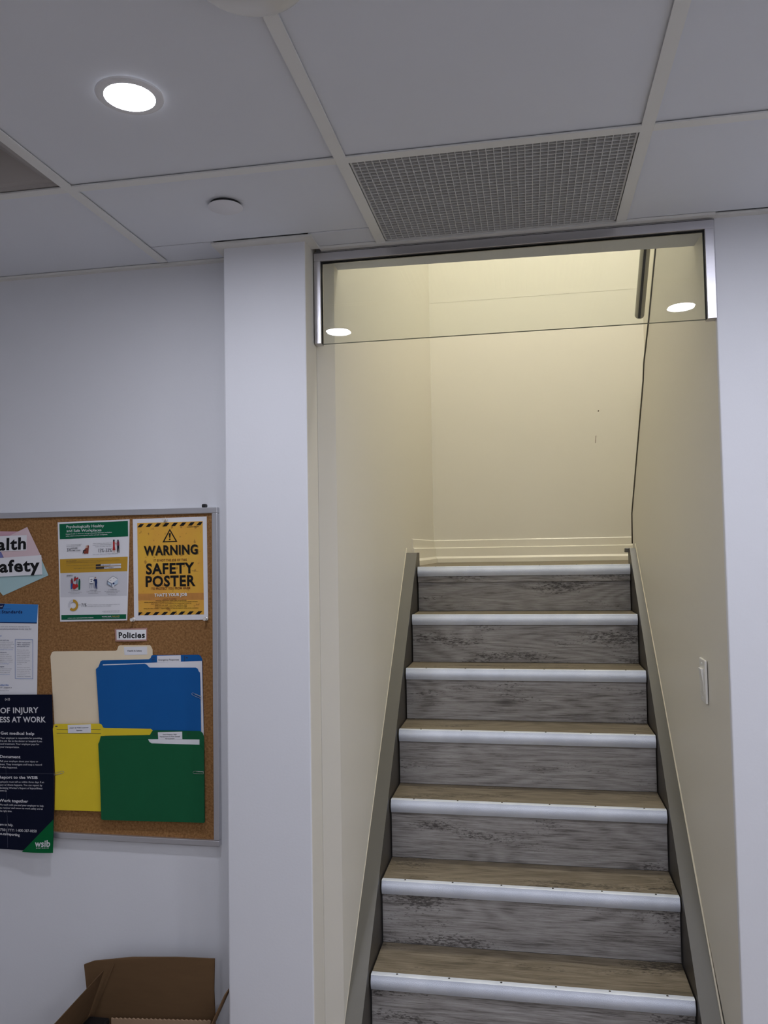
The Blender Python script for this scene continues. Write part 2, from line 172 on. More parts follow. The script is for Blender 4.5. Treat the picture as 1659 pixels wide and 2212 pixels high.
                       ('text', 's_grey', 'some workers to be able', (0.7098, 0.6366), (0.9106, 0.6361), 0.0068, 0), ('text', 's_grey', 'to the special rules. See', (0.7102, 0.6545), (0.894, 0.6533), 0.0068, 0),
                       ('text', 's_grey', 'our online special rules', (0.7106, 0.6715), (0.9015, 0.6703), 0.0068, 0), ('text', 's_grey', 'entitlement tool.', (0.711, 0.6885), (0.8359, 0.688), 0.0068, 0),
                       ('text', 's_navy', 'ontario.ca / standards', (0.7114, 0.7055), (0.9088, 0.7042), 0.0068, 1), ('text', 's_bluetext', 'Employment standards', (0.0956, 0.7968), (0.5889, 0.7931), 0.0135, 1),
                       ('text', 's_grey', '1-800-387-0893', (0.2655, 0.8222), (0.6345, 0.8194), 0.0135, 0), ('text', 's_grey', 'for the hearing impaired line', (0.1874, 0.8467), (0.5931, 0.8436), 0.0064, 0),
                       ('poly', 's_bluetext', [(0.6751, 0.342), (0.9343, 0.3416), (0.9344, 0.345), (0.6752, 0.3454)]), ('poly', 's_bluetext', [(0.6837, 0.722), (0.9418, 0.7235), (0.9419, 0.7269), (0.6838, 0.7254)]),
                       ('poly', 's_bluetext', [(0.6751, 0.342), (0.6795, 0.3419), (0.6882, 0.7241), (0.6837, 0.7241)]), ('poly', 's_bluetext', [(0.9306, 0.3417), (0.9349, 0.3416), (0.9431, 0.7256), (0.9387, 0.7256)])]},
 'pink_strip': {'corners': [(-1.5927, 1.6744), (-1.4557, 1.6706), (-1.4562, 1.6513), (-1.5925, 1.654)], 'els': []},
 'pink_sheet': {'corners': [(-1.5321, 1.6406), (-1.4326, 1.683), (-1.3835, 1.5891), (-1.4799, 1.5461)], 'els': []},
 'purple_sheet': {'corners': [(-1.5922, 1.6171), (-1.4944, 1.6155), (-1.4894, 1.6045), (-1.5535, 1.581)], 'els': []},
 'teal_sheet': {'corners': [(-1.5808, 1.5631), (-1.3942, 1.6018), (-1.3655, 1.5424), (-1.5106, 1.485)], 'els': [('text', 'p_ink', 'printed', (0.9025, 0.9371), (0.9851, 0.9649), 0.0195, 0)]},
 'health_label': {'corners': [(-1.6118, 1.6556), (-1.4333, 1.6599), (-1.4342, 1.6153), (-1.6114, 1.6113)],
                  'els': [('text', 'w_black', 'He', (0.0467, 0.9295), (0.4455, 0.9141), 0.7823, 2), ('text', 'w_black', 'alth', (0.4701, 0.907), (0.9933, 0.8958), 0.7823, 2)]},
 'safety_label': {'corners': [(-1.6113, 1.5904), (-1.3862, 1.601), (-1.3823, 1.545), (-1.6108, 1.5372)],
                  'els': [('text', 'w_black', 'S', (0.2471, 0.7566), (0.38, 0.7612), 0.6422, 2), ('text', 'w_black', 'afety', (0.4027, 0.7614), (0.9718, 0.7964), 0.6422, 2)]},
 'policies': {'corners': [(-1.1589, 1.3894), (-1.06, 1.3924), (-1.0614, 1.3558), (-1.1569, 1.354)],
              'els': [('poly', 'w_white', [(0.0592, 0.0736), (0.9705, 0.1195), (0.9802, 0.8832), (0.0511, 0.876)]), ('text', 'w_black', 'Policies', (0.13, 0.7138), (0.9422, 0.7487), 0.4566, 2)]},
 'manila_label': {'corners': [(-1.1308, 1.3387), (-1.0606, 1.3407), (-1.0602, 1.3181), (-1.1287, 1.316)], 'els': [('text', 'p_ink', 'Health & Safety', (0.1476, 0.5642), (0.7751, 0.6001), 0.1906, 1)]},
 'blue_label': {'corners': [(-1.0296, 1.3153), (-0.9594, 1.3172), (-0.9591, 1.2997), (-1.0296, 1.297)], 'els': [('text', 'p_ink', 'Emergency Responses', (0.0616, 0.7425), (0.9251, 0.7988), 0.2593, 1)]},
 'yellow_label': {'corners': [(-1.2982, 1.1201), (-1.227, 1.1233), (-1.2266, 1.0999), (-1.2969, 1.0971)],
                  'els': [('text', 'p_ink', 'AODA & WSIB Customer', (0.0714, 0.4451), (0.9064, 0.4446), 0.1479, 1), ('text', 'p_ink', 'Service', (0.3726, 0.7662), (0.6296, 0.7634), 0.1479, 1)]},
 'green_label': {'corners': [(-1.0241, 1.1064), (-0.9526, 1.1096), (-0.9523, 1.0891), (-1.0229, 1.0873)],
                 'els': [('text', 'p_ink', 'Anti-Violence, Anti-', (0.197, 0.4094), (0.7894, 0.4169), 0.1786, 1), ('text', 'p_ink', 'Harassment & Anti-Sexual', (0.0755, 0.7019), (0.9032, 0.7017), 0.1786, 1),
                         ('text', 'p_ink', 'Harassment', (0.2936, 1.0), (0.6798, 0.981), 0.1786, 1)]}}
OUTLINES = {'manila_back': [(-1.3586, 1.3111), (-1.3534, 1.3231), (-1.3477, 1.3251), (-1.156, 1.3279), (-1.1518, 1.3302), (-1.1475, 1.3412), (-1.1433, 1.3432), (-1.0529, 1.344), (-1.0495, 1.3417), (-1.0445, 1.3317),
                 (-1.0453, 1.0921), (-1.3426, 1.0846)],
 'blue_back': [(-1.2087, 1.2809), (-1.2014, 1.2986), (-1.1958, 1.301), (-1.0547, 1.3053), (-1.0496, 1.3084), (-1.0463, 1.3162), (-1.0412, 1.317), (-0.9068, 1.3187), (-0.9015, 1.3157), (-0.8966, 1.3069), (-0.893, 1.1035),
               (-1.2001, 1.0959)],
 'blue_paper': [(-1.1937, 1.2897), (-0.8975, 1.302), (-0.8931, 1.0997), (-1.1851, 1.0924)],
 'blue_front': [(-1.2142, 1.2769), (-1.2108, 1.2797), (-1.2057, 1.2837), (-1.2014, 1.2869), (-1.0665, 1.2928), (-1.0602, 1.2909), (-1.0547, 1.2852), (-1.0506, 1.2825), (-0.9152, 1.2838), (-0.9091, 1.2812),
                (-0.9058, 1.2736), (-0.9022, 1.2706), (-0.9011, 1.2477), (-0.8987, 1.1033), (-1.1996, 1.0959)],
 'yellow_back': [(-1.3448, 1.1081), (-1.3413, 1.1191), (-1.337, 1.1216), (-1.2001, 1.1254), (-1.1945, 1.1232), (-1.1894, 1.1148), (-1.1843, 1.1134), (-1.0461, 1.115), (-1.0407, 1.1106), (-1.0428, 1.1044),
                 (-1.0482, 1.0981), (-1.1851, 1.0924), (-1.1928, 0.8833), (-1.3385, 0.8815), (-1.3365, 0.9673), (-1.3403, 1.0454)],
 'green_back': [(-1.2014, 1.0726), (-1.1958, 1.0914), (-1.0482, 1.0977), (-1.0411, 1.1094), (-1.0357, 1.1115), (-0.9019, 1.1127), (-0.893, 1.108), (-0.889, 1.096), (-0.8881, 0.8678), (-1.1916, 0.8626)],
 'green_paper': [(-1.0524, 1.0865), (-0.9021, 1.0896), (-0.9023, 1.0502), (-1.0484, 1.046)],
 'green_front': [(-1.2022, 1.0706), (-1.1971, 1.0797), (-1.1915, 1.0822), (-1.052, 1.0858), (-1.0483, 1.0797), (-1.042, 1.0761), (-0.9022, 1.076), (-0.8941, 1.0675), (-0.8884, 1.062), (-0.8881, 0.8678),
                 (-1.1852, 0.8625), (-1.1916, 0.8645), (-1.1958, 0.9722)],
 'yellow_lines': [[(-1.3326, 1.1068), (-1.2978, 1.1072), (-1.2978, 1.106), (-1.3326, 1.1056)], [(-1.2266, 1.1093), (-1.1971, 1.1096), (-1.1971, 1.1084), (-1.2266, 1.1081)],
                  [(-1.3326, 1.0966), (-1.1958, 1.0987), (-1.1958, 1.0976), (-1.3325, 1.0954)], [(-1.337, 1.1161), (-1.33, 1.1163), (-1.33, 1.1139), (-1.337, 1.1137)]],
 'blue_lines': [[(-1.0472, 1.3096), (-1.0357, 1.31), (-1.0357, 1.3082), (-1.0472, 1.3077)], [(-1.0472, 1.3045), (-1.0368, 1.305), (-1.0368, 1.3034), (-1.0472, 1.3029)],
                [(-1.0455, 1.2981), (-1.0351, 1.2986), (-1.0351, 1.2978), (-1.0455, 1.2973)], [(-0.9487, 1.3153), (-0.9474, 1.3153), (-0.9475, 1.3013), (-0.9488, 1.3013)],
                [(-0.9444, 1.3121), (-0.9387, 1.3114), (-0.938, 1.309), (-0.944, 1.3094)]],
 'green_lines': [[(-1.037, 1.1045), (-1.0261, 1.1048), (-1.0261, 1.1033), (-1.037, 1.103)], [(-1.037, 1.0988), (-1.0262, 1.099), (-1.0262, 1.0975), (-1.037, 1.0972)],
                 [(-0.9379, 1.1081), (-0.9367, 1.1081), (-0.9367, 1.0967), (-0.938, 1.0967)], [(-0.9338, 1.1055), (-0.9289, 1.1049), (-0.9289, 1.1033), (-0.9338, 1.1036)]]}
# ---------------------------------------------------------------- materials
def mat(name, col, rough=0.6, metal=0.0, spec=0.5, bump=0.0, bscale=200.0, var=0.0, vscale=6.0, stretch=(1, 1, 1)):
    m = bpy.data.materials.new(name); m.use_nodes = True
    nt = m.node_tree; b = nt.nodes['Principled BSDF']
    b.inputs['Base Color'].default_value = (*col, 1); b.inputs['Roughness'].default_value = rough
    b.inputs['Metallic'].default_value = metal; b.inputs['Specular IOR Level'].default_value = spec
    tc = nt.nodes.new('ShaderNodeTexCoord'); mp = nt.nodes.new('ShaderNodeMapping')
    mp.inputs['Scale'].default_value = stretch
    nt.links.new(tc.outputs['Object'], mp.inputs['Vector'])
    if var:
        n = nt.nodes.new('ShaderNodeTexNoise'); n.inputs['Scale'].default_value = vscale; n.inputs['Detail'].default_value = 5
        mx = nt.nodes.new('ShaderNodeMix'); mx.data_type = 'RGBA'
        mx.inputs[6].default_value = (*[c*(1-var) for c in col], 1); mx.inputs[7].default_value = (*[min(1, c*(1+var)) for c in col], 1)
        nt.links.new(mp.outputs[0], n.inputs['Vector']); nt.links.new(n.outputs[0], mx.inputs[0]); nt.links.new(mx.outputs[2], b.inputs['Base Color'])
    if bump:
        n2 = nt.nodes.new('ShaderNodeTexNoise'); n2.inputs['Scale'].default_value = bscale; n2.inputs['Detail'].default_value = 3
        bp = nt.nodes.new('ShaderNodeBump'); bp.inputs['Strength'].default_value = bump; bp.inputs['Distance'].default_value = 0.002
        nt.links.new(mp.outputs[0], n2.inputs['Vector']); nt.links.new(n2.outputs[0], bp.inputs['Height']); nt.links.new(bp.outputs[0], b.inputs['Normal'])
    return m
def emit(name, col, power):
    m = bpy.data.materials.new(name); m.use_nodes = True
    b = m.node_tree.nodes['Principled BSDF']; b.inputs['Base Color'].default_value = (.9, .9, .9, 1)
    b.inputs['Emission Color'].default_value = (*col, 1); b.inputs['Emission Strength'].default_value = power
    return m
def wood_mat(name, dark, mid, lite, axis):
    """weathered wood-look vinyl; grain runs along object X, 'axis' is the across-grain axis (1 = Y, 2 = Z)"""
    m = bpy.data.materials.new(name); m.use_nodes = True; nt = m.node_tree; b = nt.nodes['Principled BSDF']
    N = nt.nodes.new; L = nt.links.new
    tc = N('ShaderNodeTexCoord'); oi = N('ShaderNodeObjectInfo'); ad = N('ShaderNodeVectorMath'); ad.operation = 'ADD'
    ml = N('ShaderNodeVectorMath'); ml.operation = 'SCALE'; ml.inputs[0].default_value = (13.7, 7.3, 9.1)
    L(oi.outputs['Random'], ml.inputs['Scale']); L(tc.outputs['Object'], ad.inputs[0]); L(ml.outputs[0], ad.inputs[1])
    def mapped(sx, sc):
        mp = N('ShaderNodeMapping'); s = [sx, sc, sc]; mp.inputs['Scale'].default_value = s
        L(ad.outputs[0], mp.inputs['Vector']); return mp.outputs[0]
    big = N('ShaderNodeTexNoise'); big.inputs['Scale'].default_value = 1; big.inputs['Detail'].default_value = 6; big.inputs['Distortion'].default_value = .6
    L(mapped(2.2, 11), big.inputs['Vector'])
    fine = N('ShaderNodeTexNoise'); fine.inputs['Scale'].default_value = 1; fine.inputs['Detail'].default_value = 8; fine.inputs['Roughness'].default_value = .7
    L(mapped(11, 240), fine.inputs['Vector'])
    ring = N('ShaderNodeTexNoise'); ring.inputs['Scale'].default_value = 1; ring.inputs['Detail'].default_value = 1.5
    L(mapped(1.3, 6.5), ring.inputs['Vector'])
    mm = N('ShaderNodeMath'); mm.operation = 'MULTIPLY'; mm.inputs[1].default_value = 95; L(ring.outputs[0], mm.inputs[0])
    sn = N('ShaderNodeMath'); sn.operation = 'SINE'; L(mm.outputs[0], sn.inputs[0])
    def mad(a, k, c):
        q = N('ShaderNodeMath'); q.operation = 'MULTIPLY_ADD'; L(a, q.inputs[0]); q.inputs[1].default_value = k
        if isinstance(c, float): q.inputs[2].default_value = c
        else: L(c, q.inputs[2])
        return q.outputs[0]
    t = mad(sn.outputs[0], .055, mad(fine.outputs[0], 1.1, mad(big.outputs[0], .30, -.2)))
    cr = N('ShaderNodeValToRGB'); e = cr.color_ramp.elements
    e[0].position = .28; e[0].color = (*dark, 1); e[1].position = .72; e[1].color = (*lite, 1)
    k = e.new(.47); k.color = (*mid, 1)
    L(t, cr.inputs[0])
    # dark broken flecks gathered in drifts, and the odd knot
    fl = N('ShaderNodeTexNoise'); fl.inputs['Scale'].default_value = 1; fl.inputs['Detail'].default_value = 4; fl.inputs['Roughness'].default_value = .75
    L(mapped(60, 230), fl.inputs['Vector'])
    dr = N('ShaderNodeTexNoise'); dr.inputs['Scale'].default_value = 1; dr.inputs['Detail'].default_value = 1; L(mapped(3.2, 13), dr.inputs['Vector'])
    s1 = mad(dr.outputs[0], .9, mad(fl.outputs[0], 1.0, -.98))
    mr = N('ShaderNodeMapRange'); L(s1, mr.inputs[0]); mr.inputs[1].default_value = .11; mr.inputs[2].default_value = .19; mr.inputs[4].default_value = .8
    vo = N('ShaderNodeTexVoronoi'); vo.inputs['Scale'].default_value = 1; L(mapped(2.6, 6.5), vo.inputs['Vector'])
    kr = N('ShaderNodeMapRange'); L(vo.outputs['Distance'], kr.inputs[0]); kr.inputs[1].default_value = .12; kr.inputs[2].default_value = .03; kr.inputs[4].default_value = .6
    mxx = N('ShaderNodeMath'); mxx.operation = 'MAXIMUM'; L(mr.outputs[0], mxx.inputs[0]); L(kr.outputs[0], mxx.inputs[1])
    mx = N('ShaderNodeMix'); mx.data_type = 'RGBA'; L(mxx.outputs[0], mx.inputs[0]); L(cr.outputs[0], mx.inputs[6])
    mx.inputs[7].default_value = (dark[0]*.4, dark[1]*.38, dark[2]*.38, 1)
    L(mx.outputs[2], b.inputs['Base Color']); b.inputs['Roughness'].default_value = .55; b.inputs['Specular IOR Level'].default_value = .35
    bp = N('ShaderNodeBump'); bp.inputs['Strength'].default_value = .25; bp.inputs['Distance'].default_value = .001
    L(t, bp.inputs['Height']); L(bp.outputs[0], b.inputs['Normal'])
    return m

M = {}
M['wall'] = mat('wall_paint', (.765, .775, .80), .62, bump=.08, bscale=160)
M['well'] = mat('stairwell_paint', (.76, .73, .64), .5, bump=.06, bscale=160)
M['tile'] = mat('ceiling_tile_board', (.775, .80, .84), .85, bump=.05, bscale=500)
M['bar'] = mat('ceiling_grid_metal', (.80, .80, .76), .45)
M['trimwhite'] = mat('trim_white', (.78, .77, .72), .4)
M['skirt'] = mat('baseboard_paint', (.84, .80, .68), .35)
M['floor'] = mat('beige_carpet', (.31, .265, .222), .95, bump=.6, bscale=400, var=.2, vscale=300)
M['steel'] = mat('brushed_aluminium', (.60, .59, .62), .34, metal=1.0, bump=.12, bscale=60, stretch=(1, 1, 40))
M['rail_alu'] = mat('board_frame_aluminium', (.62, .62, .64), .45, metal=.85)
M['seal'] = mat('black_seal', (.03, .03, .03), .6)
M['edge'] = mat('dark_edging', (.07, .062, .045), .5)
M['taupe'] = mat('stringer_paint', (.128, .122, .102), .42, bump=.1, bscale=90, var=.05, vscale=9)
M['web'] = mat('stringer_web_paint', (.062, .055, .045), .45)
M['riser'] = wood_mat('grey_wood_vinyl', (.12, .110, .100), (.285, .268, .252), (.43, .415, .395), 2)
M['tread'] = wood_mat('warm_lit_wood_vinyl', (.085, .070, .045), (.175, .143, .098), (.26, .22, .16), 1)  # riser vinyl again, with the warm overhead light put into its colour
M['grille'] = mat('eggcrate_grey', (.64, .64, .62), .6)
M['plenum'] = mat('plenum_filter', (.62, .62, .63), .9)
M['vent'] = mat('diffuser_enamel', (.40, .375, .35), .5)
M['disc'] = mat('cover_plate_enamel', (.78, .78, .80), .5)
M['dome'] = mat('frosted_dome', (.66, .65, .61), .22)
M['ring'] = mat('lamp_trim', (.82, .82, .82), .4)
M['lens'] = emit('lamp_lens', LAMP_COOL, LAMP_POWER)
M['welllens'] = emit('warm_lamp_lens', WELL_COLOUR, WELL_POWER)
M['switch'] = mat('switch_plastic', (.80, .79, .74), .3)
M['screw'] = mat('dark_screw', (.06, .055, .05), .5, metal=.5)
M['brass'] = mat('white_screw', (.8, .8, .76), .3)
M['rail'] = mat('handrail_grey', (.30, .29, .25), .35)
M['railblack'] = mat('handrail_black', (.012, .012, .014), .5)
M['card'] = mat('cardboard', (.145, .084, .040), .9, spec=.2, var=.12, vscale=14, stretch=(1, 1, 6))
M['cardlight'] = mat('cardboard_inside', (.42, .28, .17), .85, var=.08, vscale=14)
M['cardedge'] = mat('cardboard_cut_edge', (.48, .36, .24), .9)
M['black'] = mat('black_plastic', (.012, .012, .013), .45)
M['clear'] = mat('clear_plastic', (.72, .70, .66), .12)
M['pinmetal'] = mat('clip_wire', (.66, .65, .62), .3, metal=1)
M['scuff'] = mat('scuff_mark', (.16, .13, .09), .8)
M['caulk'] = mat('caulk_bead', (.72, .67, .54), .5)
M['manila'] = mat('manila_card', (.82, .70, .50), .75, spec=.3, var=.04, vscale=20)
M['bluecard'] = mat('blue_card', (.006, .10, .33), .7, spec=.2, var=.06, vscale=20)
M['yellowcard'] = mat('yellow_card', (.76, .58, .03), .7, spec=.2, var=.05, vscale=20)
M['greencard'] = mat('green_card', (.007, .105, .04), .7, spec=.2, var=.06, vscale=20)
M['paper'] = mat('white_paper', (.78, .78, .80), .7)
PRINT = dict(p_green=(.006, .12, .055), p_gray=(.62, .62, .65), p_mustard=(.52, .30, .035), p_white=(.82, .82, .82), p_ink=(.05, .05, .06), p_gold=(.6, .42, .1),
    p_dark=(.035, .03, .032), p_rust=(.25, .055, .035), p_red=(.42, .03, .03), p_skin=(.62, .42, .33), p_plum=(.22, .05, .07), p_slate=(.18, .20, .25), p_blue=(.03, .09, .28),
    p_navy=(.02, .035, .12), p_ice=(.48, .58, .68), w_black=(.012, .012, .013), w_shadow=(.28, .17, .03), w_red=(.14, .035, .02), w_white=(.85, .85, .85),
    n_green=(.0, .115, .03), n_white=(.68, .68, .70), n_crease=(.07, .075, .11), s_blue=(.045, .22, .56), s_navy=(.012, .022, .085), s_grey=(.20, .20, .22), s_bluetext=(.05, .15, .45))
for k, v in PRINT.items(): M[k] = mat('print_' + k[2:] + '_' + {'p': 'infographic', 'w': 'warning', 'n': 'injury', 's': 'standards'}[k[0]], v, .7, spec=.15)
M['navypaper'] = mat('navy_print', (.006, .008, .022), .8, spec=.08)
M['pink'] = mat('pale_pink_card', (.68, .52, .54), .75); M['rose'] = mat('rose_card', (.60, .36, .42), .75)
M['purple'] = mat('periwinkle_card', (.17, .19, .44), .75); M['teal'] = mat('pale_teal_card', (.40, .58, .59), .75)
M['salmon'] = mat('salmon_card', (.45, .24, .20), .75)

def warning_mat():
    m = mat('w_yellow_print', (.62, .36, .03), .55); nt = m.node_tree; b = nt.nodes['Principled BSDF']; N = nt.nodes.new; L = nt.links.new
    tc = N('ShaderNodeTexCoord')
    n1 = N('ShaderNodeTexNoise'); n1.inputs['Scale'].default_value = 9; n1.inputs['Detail'].default_value = 6; L(tc.outputs['Object'], n1.inputs[0])
    n2 = N('ShaderNodeTexNoise'); n2.inputs['Scale'].default_value = 75; n2.inputs['Detail'].default_value = 3; L(tc.outputs['Object'], n2.inputs[0])
    cr = N('ShaderNodeValToRGB'); cr.color_ramp.elements[0].position = .35; cr.color_ramp.elements[0].color = (.80, .47, .045, 1)
    cr.color_ramp.elements[1].position = .72; cr.color_ramp.elements[1].color = (.72, .33, .05, 1); L(n1.outputs[0], cr.inputs[0])
    r2 = N('ShaderNodeValToRGB'); r2.color_ramp.elements[0].position = .63; r2.color_ramp.elements[0].color = (0, 0, 0, 1)
    r2.color_ramp.elements[1].position = .70; r2.color_ramp.elements[1].color = (.7, .7, .7, 1); L(n2.outputs[0], r2.inputs[0])
    mx = N('ShaderNodeMix'); mx.data_type = 'RGBA'; L(r2.outputs[0], mx.inputs[0]); L(cr.outputs[0], mx.inputs[6]); mx.inputs[7].default_value = (.30, .12, .02, 1)
    L(mx.outputs[2], b.inputs['Base Color']); return m
M['w_yellow'] = warning_mat(); M['w_brown'] = mat('w_brown_print', (.55, .24, .05), .55, var=.3, vscale=40)
def cork_mat():
    m = mat('cork', (.2, .1, .04), .95, spec=.1, bump=.5, bscale=350); nt = m.node_tree; b = nt.nodes['Principled BSDF']; N = nt.nodes.new; L = nt.links.new
    tc = N('ShaderNodeTexCoord')
    n1 = N('ShaderNodeTexNoise'); n1.inputs['Scale'].default_value = 160; n1.inputs['Detail'].default_value = 4; n1.inputs['Roughness'].default_value = .7; L(tc.outputs['Object'], n1.inputs[0])
    cr = N('ShaderNodeValToRGB'); e = cr.color_ramp.elements
    e[0].position = .30; e[0].color = (.16, .078, .028, 1); e[1].position = .75; e[1].color = (.44, .24, .10, 1)
    k = e.new(.5); k.color = (.29, .148, .056, 1); L(n1.outputs[0], cr.inputs[0]); L(cr.outputs[0], b.inputs['Base Color']); return m
M['cork'] = cork_mat()
def nosing_mat():
    m = mat('gritty_aluminium', (.66, .67, .70), .45, metal=.35); nt = m.node_tree; b = nt.nodes['Principled BSDF']; N = nt.nodes.new; L = nt.links.new
    tc = N('ShaderNodeTexCoord')
    v = N('ShaderNodeTexVoronoi'); v.inputs['Scale'].default_value = 620; L(tc.outputs['Object'], v.inputs['Vector'])
    n = N('ShaderNodeTexNoise'); n.inputs['Scale'].default_value = 7; n.inputs['Detail'].default_value = 5; L(tc.outputs['Object'], n.inputs[0])
    cr = N('ShaderNodeValToRGB'); cr.color_ramp.elements[0].position = .3; cr.color_ramp.elements[0].color = (.64, .69, .78, 1)
    cr.color_ramp.elements[1].position = .7; cr.color_ramp.elements[1].color = (.80, .85, .94, 1); L(n.outputs[0], cr.inputs[0]); L(cr.outputs[0], b.inputs['Base Color'])
    bp = N('ShaderNodeBump'); bp.inputs['Strength'].default_value = .5; bp.inputs['Distance'].default_value = .0008; L(v.outputs['Distance'], bp.inputs['Height']); L(bp.outputs[0], b.inputs['Normal'])
    return m
M['nosing'] = nosing_mat()
def glass_mat():
    m = bpy.data.materials.new('clear_glass'); m.use_nodes = True; nt = m.node_tree; nt.nodes.clear(); N = nt.nodes.new; L = nt.links.new
    out = N('ShaderNodeOutputMaterial'); mix = N('ShaderNodeMixShader'); tr = N('ShaderNodeBsdfTransparent'); gl = N('ShaderNodeBsdfGlossy')
    tr.inputs[0].default_value = (.965, .975, .96, 1); gl.inputs['Roughness'].default_value = 0.0
    g = N('ShaderNodeNewGeometry'); d = N('ShaderNodeVectorMath'); d.operation = 'DOT_PRODUCT'; L(g.outputs['Incoming'], d.inputs[0]); L(g.outputs['Normal'], d.inputs[1])
    a = N('ShaderNodeMath'); a.operation = 'ABSOLUTE'; L(d.outputs['Value'], a.inputs[0])
    s = N('ShaderNodeMath'); s.operation = 'SUBTRACT'; s.inputs[0].default_value = 1; L(a.outputs[0], s.inputs[1])
    p = N('ShaderNodeMath'); p.operation = 'POWER'; p.inputs[1].default_value = 5; L(s.outputs[0], p.inputs[0])
    k = N('ShaderNodeMath'); k.operation = 'MULTIPLY_ADD'; k.inputs[1].default_value = .96; k.inputs[2].default_value = .04; L(p.outputs[0], k.inputs[0])
    L(k.outputs[0], mix.inputs[0]); L(tr.outputs[0], mix.inputs[1]); L(gl.outputs[0], mix.inputs[2]); L(mix.outputs[0], out.inputs[0]); return m
M['glass'] = glass_mat()
M['glassedge'] = mat('glass_edge', (.10, .13, .10), .3)

# ---------------------------------------------------------------- mesh helpers
def link(name, me, parent=None, loc=None):
    o = bpy.data.objects.new(name, me); C.objects.link(o)
    if parent is not None: o.parent = parent
    if loc is not None: o.location = loc
    return o
def build(name, verts, faces, m, parent=None, loc=None, smooth=False):
    me = bpy.data.meshes.new(name); me.from_pydata([tuple(v) for v in verts], [], faces)
    for q in (m if isinstance(m, (list, tuple)) else [m]): me.materials.append(q)
    bm = bmesh.new(); bm.from_mesh(me); bmesh.ops.recalc_face_normals(bm, faces=bm.faces); bm.to_mesh(me); bm.free()
    if smooth:
        for f in me.polygons: f.use_smooth = True
    me.update(); return link(name, me, parent, loc)
BF = [(0, 1, 3, 2), (4, 6, 7, 5), (0, 4, 5, 1), (2, 3, 7, 6), (0, 2, 6, 4), (1, 5, 7, 3)]
def bev(o, wd, seg=1):
    me = o.data; bm = bmesh.new(); bm.from_mesh(me)
    bmesh.ops.bevel(bm, geom=[e for e in bm.edges], offset=wd, segments=seg, affect='EDGES', profile=.5); bm.to_mesh(me); bm.free(); return o
def box(name, x0, x1, y0, y1, z0, z1, m, parent=None, bevel=0.0, centre=False):
    c = Vector(((x0+x1)/2, (y0+y1)/2, (z0+z1)/2)) if centre else Vector((0, 0, 0))
    v = [(x-c.x, y-c.y, z-c.z) for x in (x0, x1) for y in (y0, y1) for z in (z0, z1)]
    o = build(name, v, BF, m, parent, c if centre else None)
    return bev(o, bevel) if bevel else o
def prism(name, poly, axis, a0, a1, m, parent=None, smooth=False):
    """extrude a closed 2-D polygon along an axis: poly in the other two axes in xyz order"""
    n = len(poly); vs = []
    for a in (a0, a1):
        for p in poly:
            q = list(p); q.insert(axis, a); vs.append(q)
    fs = [tuple(range(n)), tuple(range(n, 2*n))] + [(i, (i+1) % n, n+(i+1) % n, n+i) for i in range(n)]
    return build(name, vs, fs, m, parent, smooth=smooth)
def lathe(name, prof, m, parent=None, seg=48, loc=None, axis='z', close=False):
    vs = []; fs = []; n = len(prof)
    for i in range(seg):
        a = 2*math.pi*i/seg
        for r_, z in prof:
            x, y = r_*math.cos(a), r_*math.sin(a)
            vs.append((x, y, z) if axis == 'z' else (x, z, y))
    for i in range(seg):
        j = (i+1) % seg
        for k in range(n-1): fs.append((i*n+k, j*n+k, j*n+k+1, i*n+k+1))
    me = bpy.data.meshes.new(name); me.from_pydata(vs, [], fs); me.materials.append(m)
    bm = bmesh.new(); bm.from_mesh(me); bmesh.ops.remove_doubles(bm, verts=bm.verts, dist=1e-6); bmesh.ops.recalc_face_normals(bm, faces=bm.faces)
    bm.to_mesh(me); bm.free()
    for f in me.polygons: f.use_smooth = True
    me.set_sharp_from_angle(angle=R(40))
    return link(name, me, parent, loc)
def tube(name, pts, rad, m, parent=None, seg=10, caps=True):
    pts = [Vector(p) for p in pts]; vs = []; fs = []
    prev = None
    for i, p in enumerate(pts):
        d = (pts[min(i+1, len(pts)-1)] - pts[max(i-1, 0)]).normalized()
        if prev is None:
            a = d.orthogonal().normalized()
        else:
            a = (prev - d*prev.dot(d)).normalized()
        prev = a; b = d.cross(a)
        rr = rad[i] if isinstance(rad, (list, tuple)) else rad
        for k in range(seg):
            t = 2*math.pi*k/seg; vs.append(p + rr*(math.cos(t)*a + math.sin(t)*b))
    for i in range(len(pts)-1):
        for k in range(seg):
            fs.append((i*seg+k, i*seg+(k+1) % seg, (i+1)*seg+(k+1) % seg, (i+1)*seg+k))
    if caps: fs += [tuple(range(seg)), tuple(range((len(pts)-1)*seg, len(pts)*seg))]
    return build(name, vs, fs, m, parent, smooth=True)
def thing(name, label, cat, loc=(0, 0, 0), group=None):
    o = link(name, None); o.location = loc; return tag(o, label, cat, group)
def tag(o, label, cat, group=None):
    o['label'] = label; o['category'] = cat
    if group: o['group'] = group
    return o
def struct(o): o['kind'] = 'structure'; return o
def at(o, parent, loc):
    o.parent = parent; o.location = loc; return o

# ---------------------------------------------------------------- dimensions (metres; camera stands at x=0 y=0, eye 1.6)
CEIL = 2.42
WALLY = 2.0976            # wall carrying the cork board
FRY = 2.084               # glass transom and the wall right of the stairs
SX0, SX1 = -0.479, 0.404  # stair width between the stringers
SY, SZ, RUN, RISE = 3.4153, 1.522, 0.1865, 0.19
LY = 4.48                 # landing back wall
TOP = 5.0

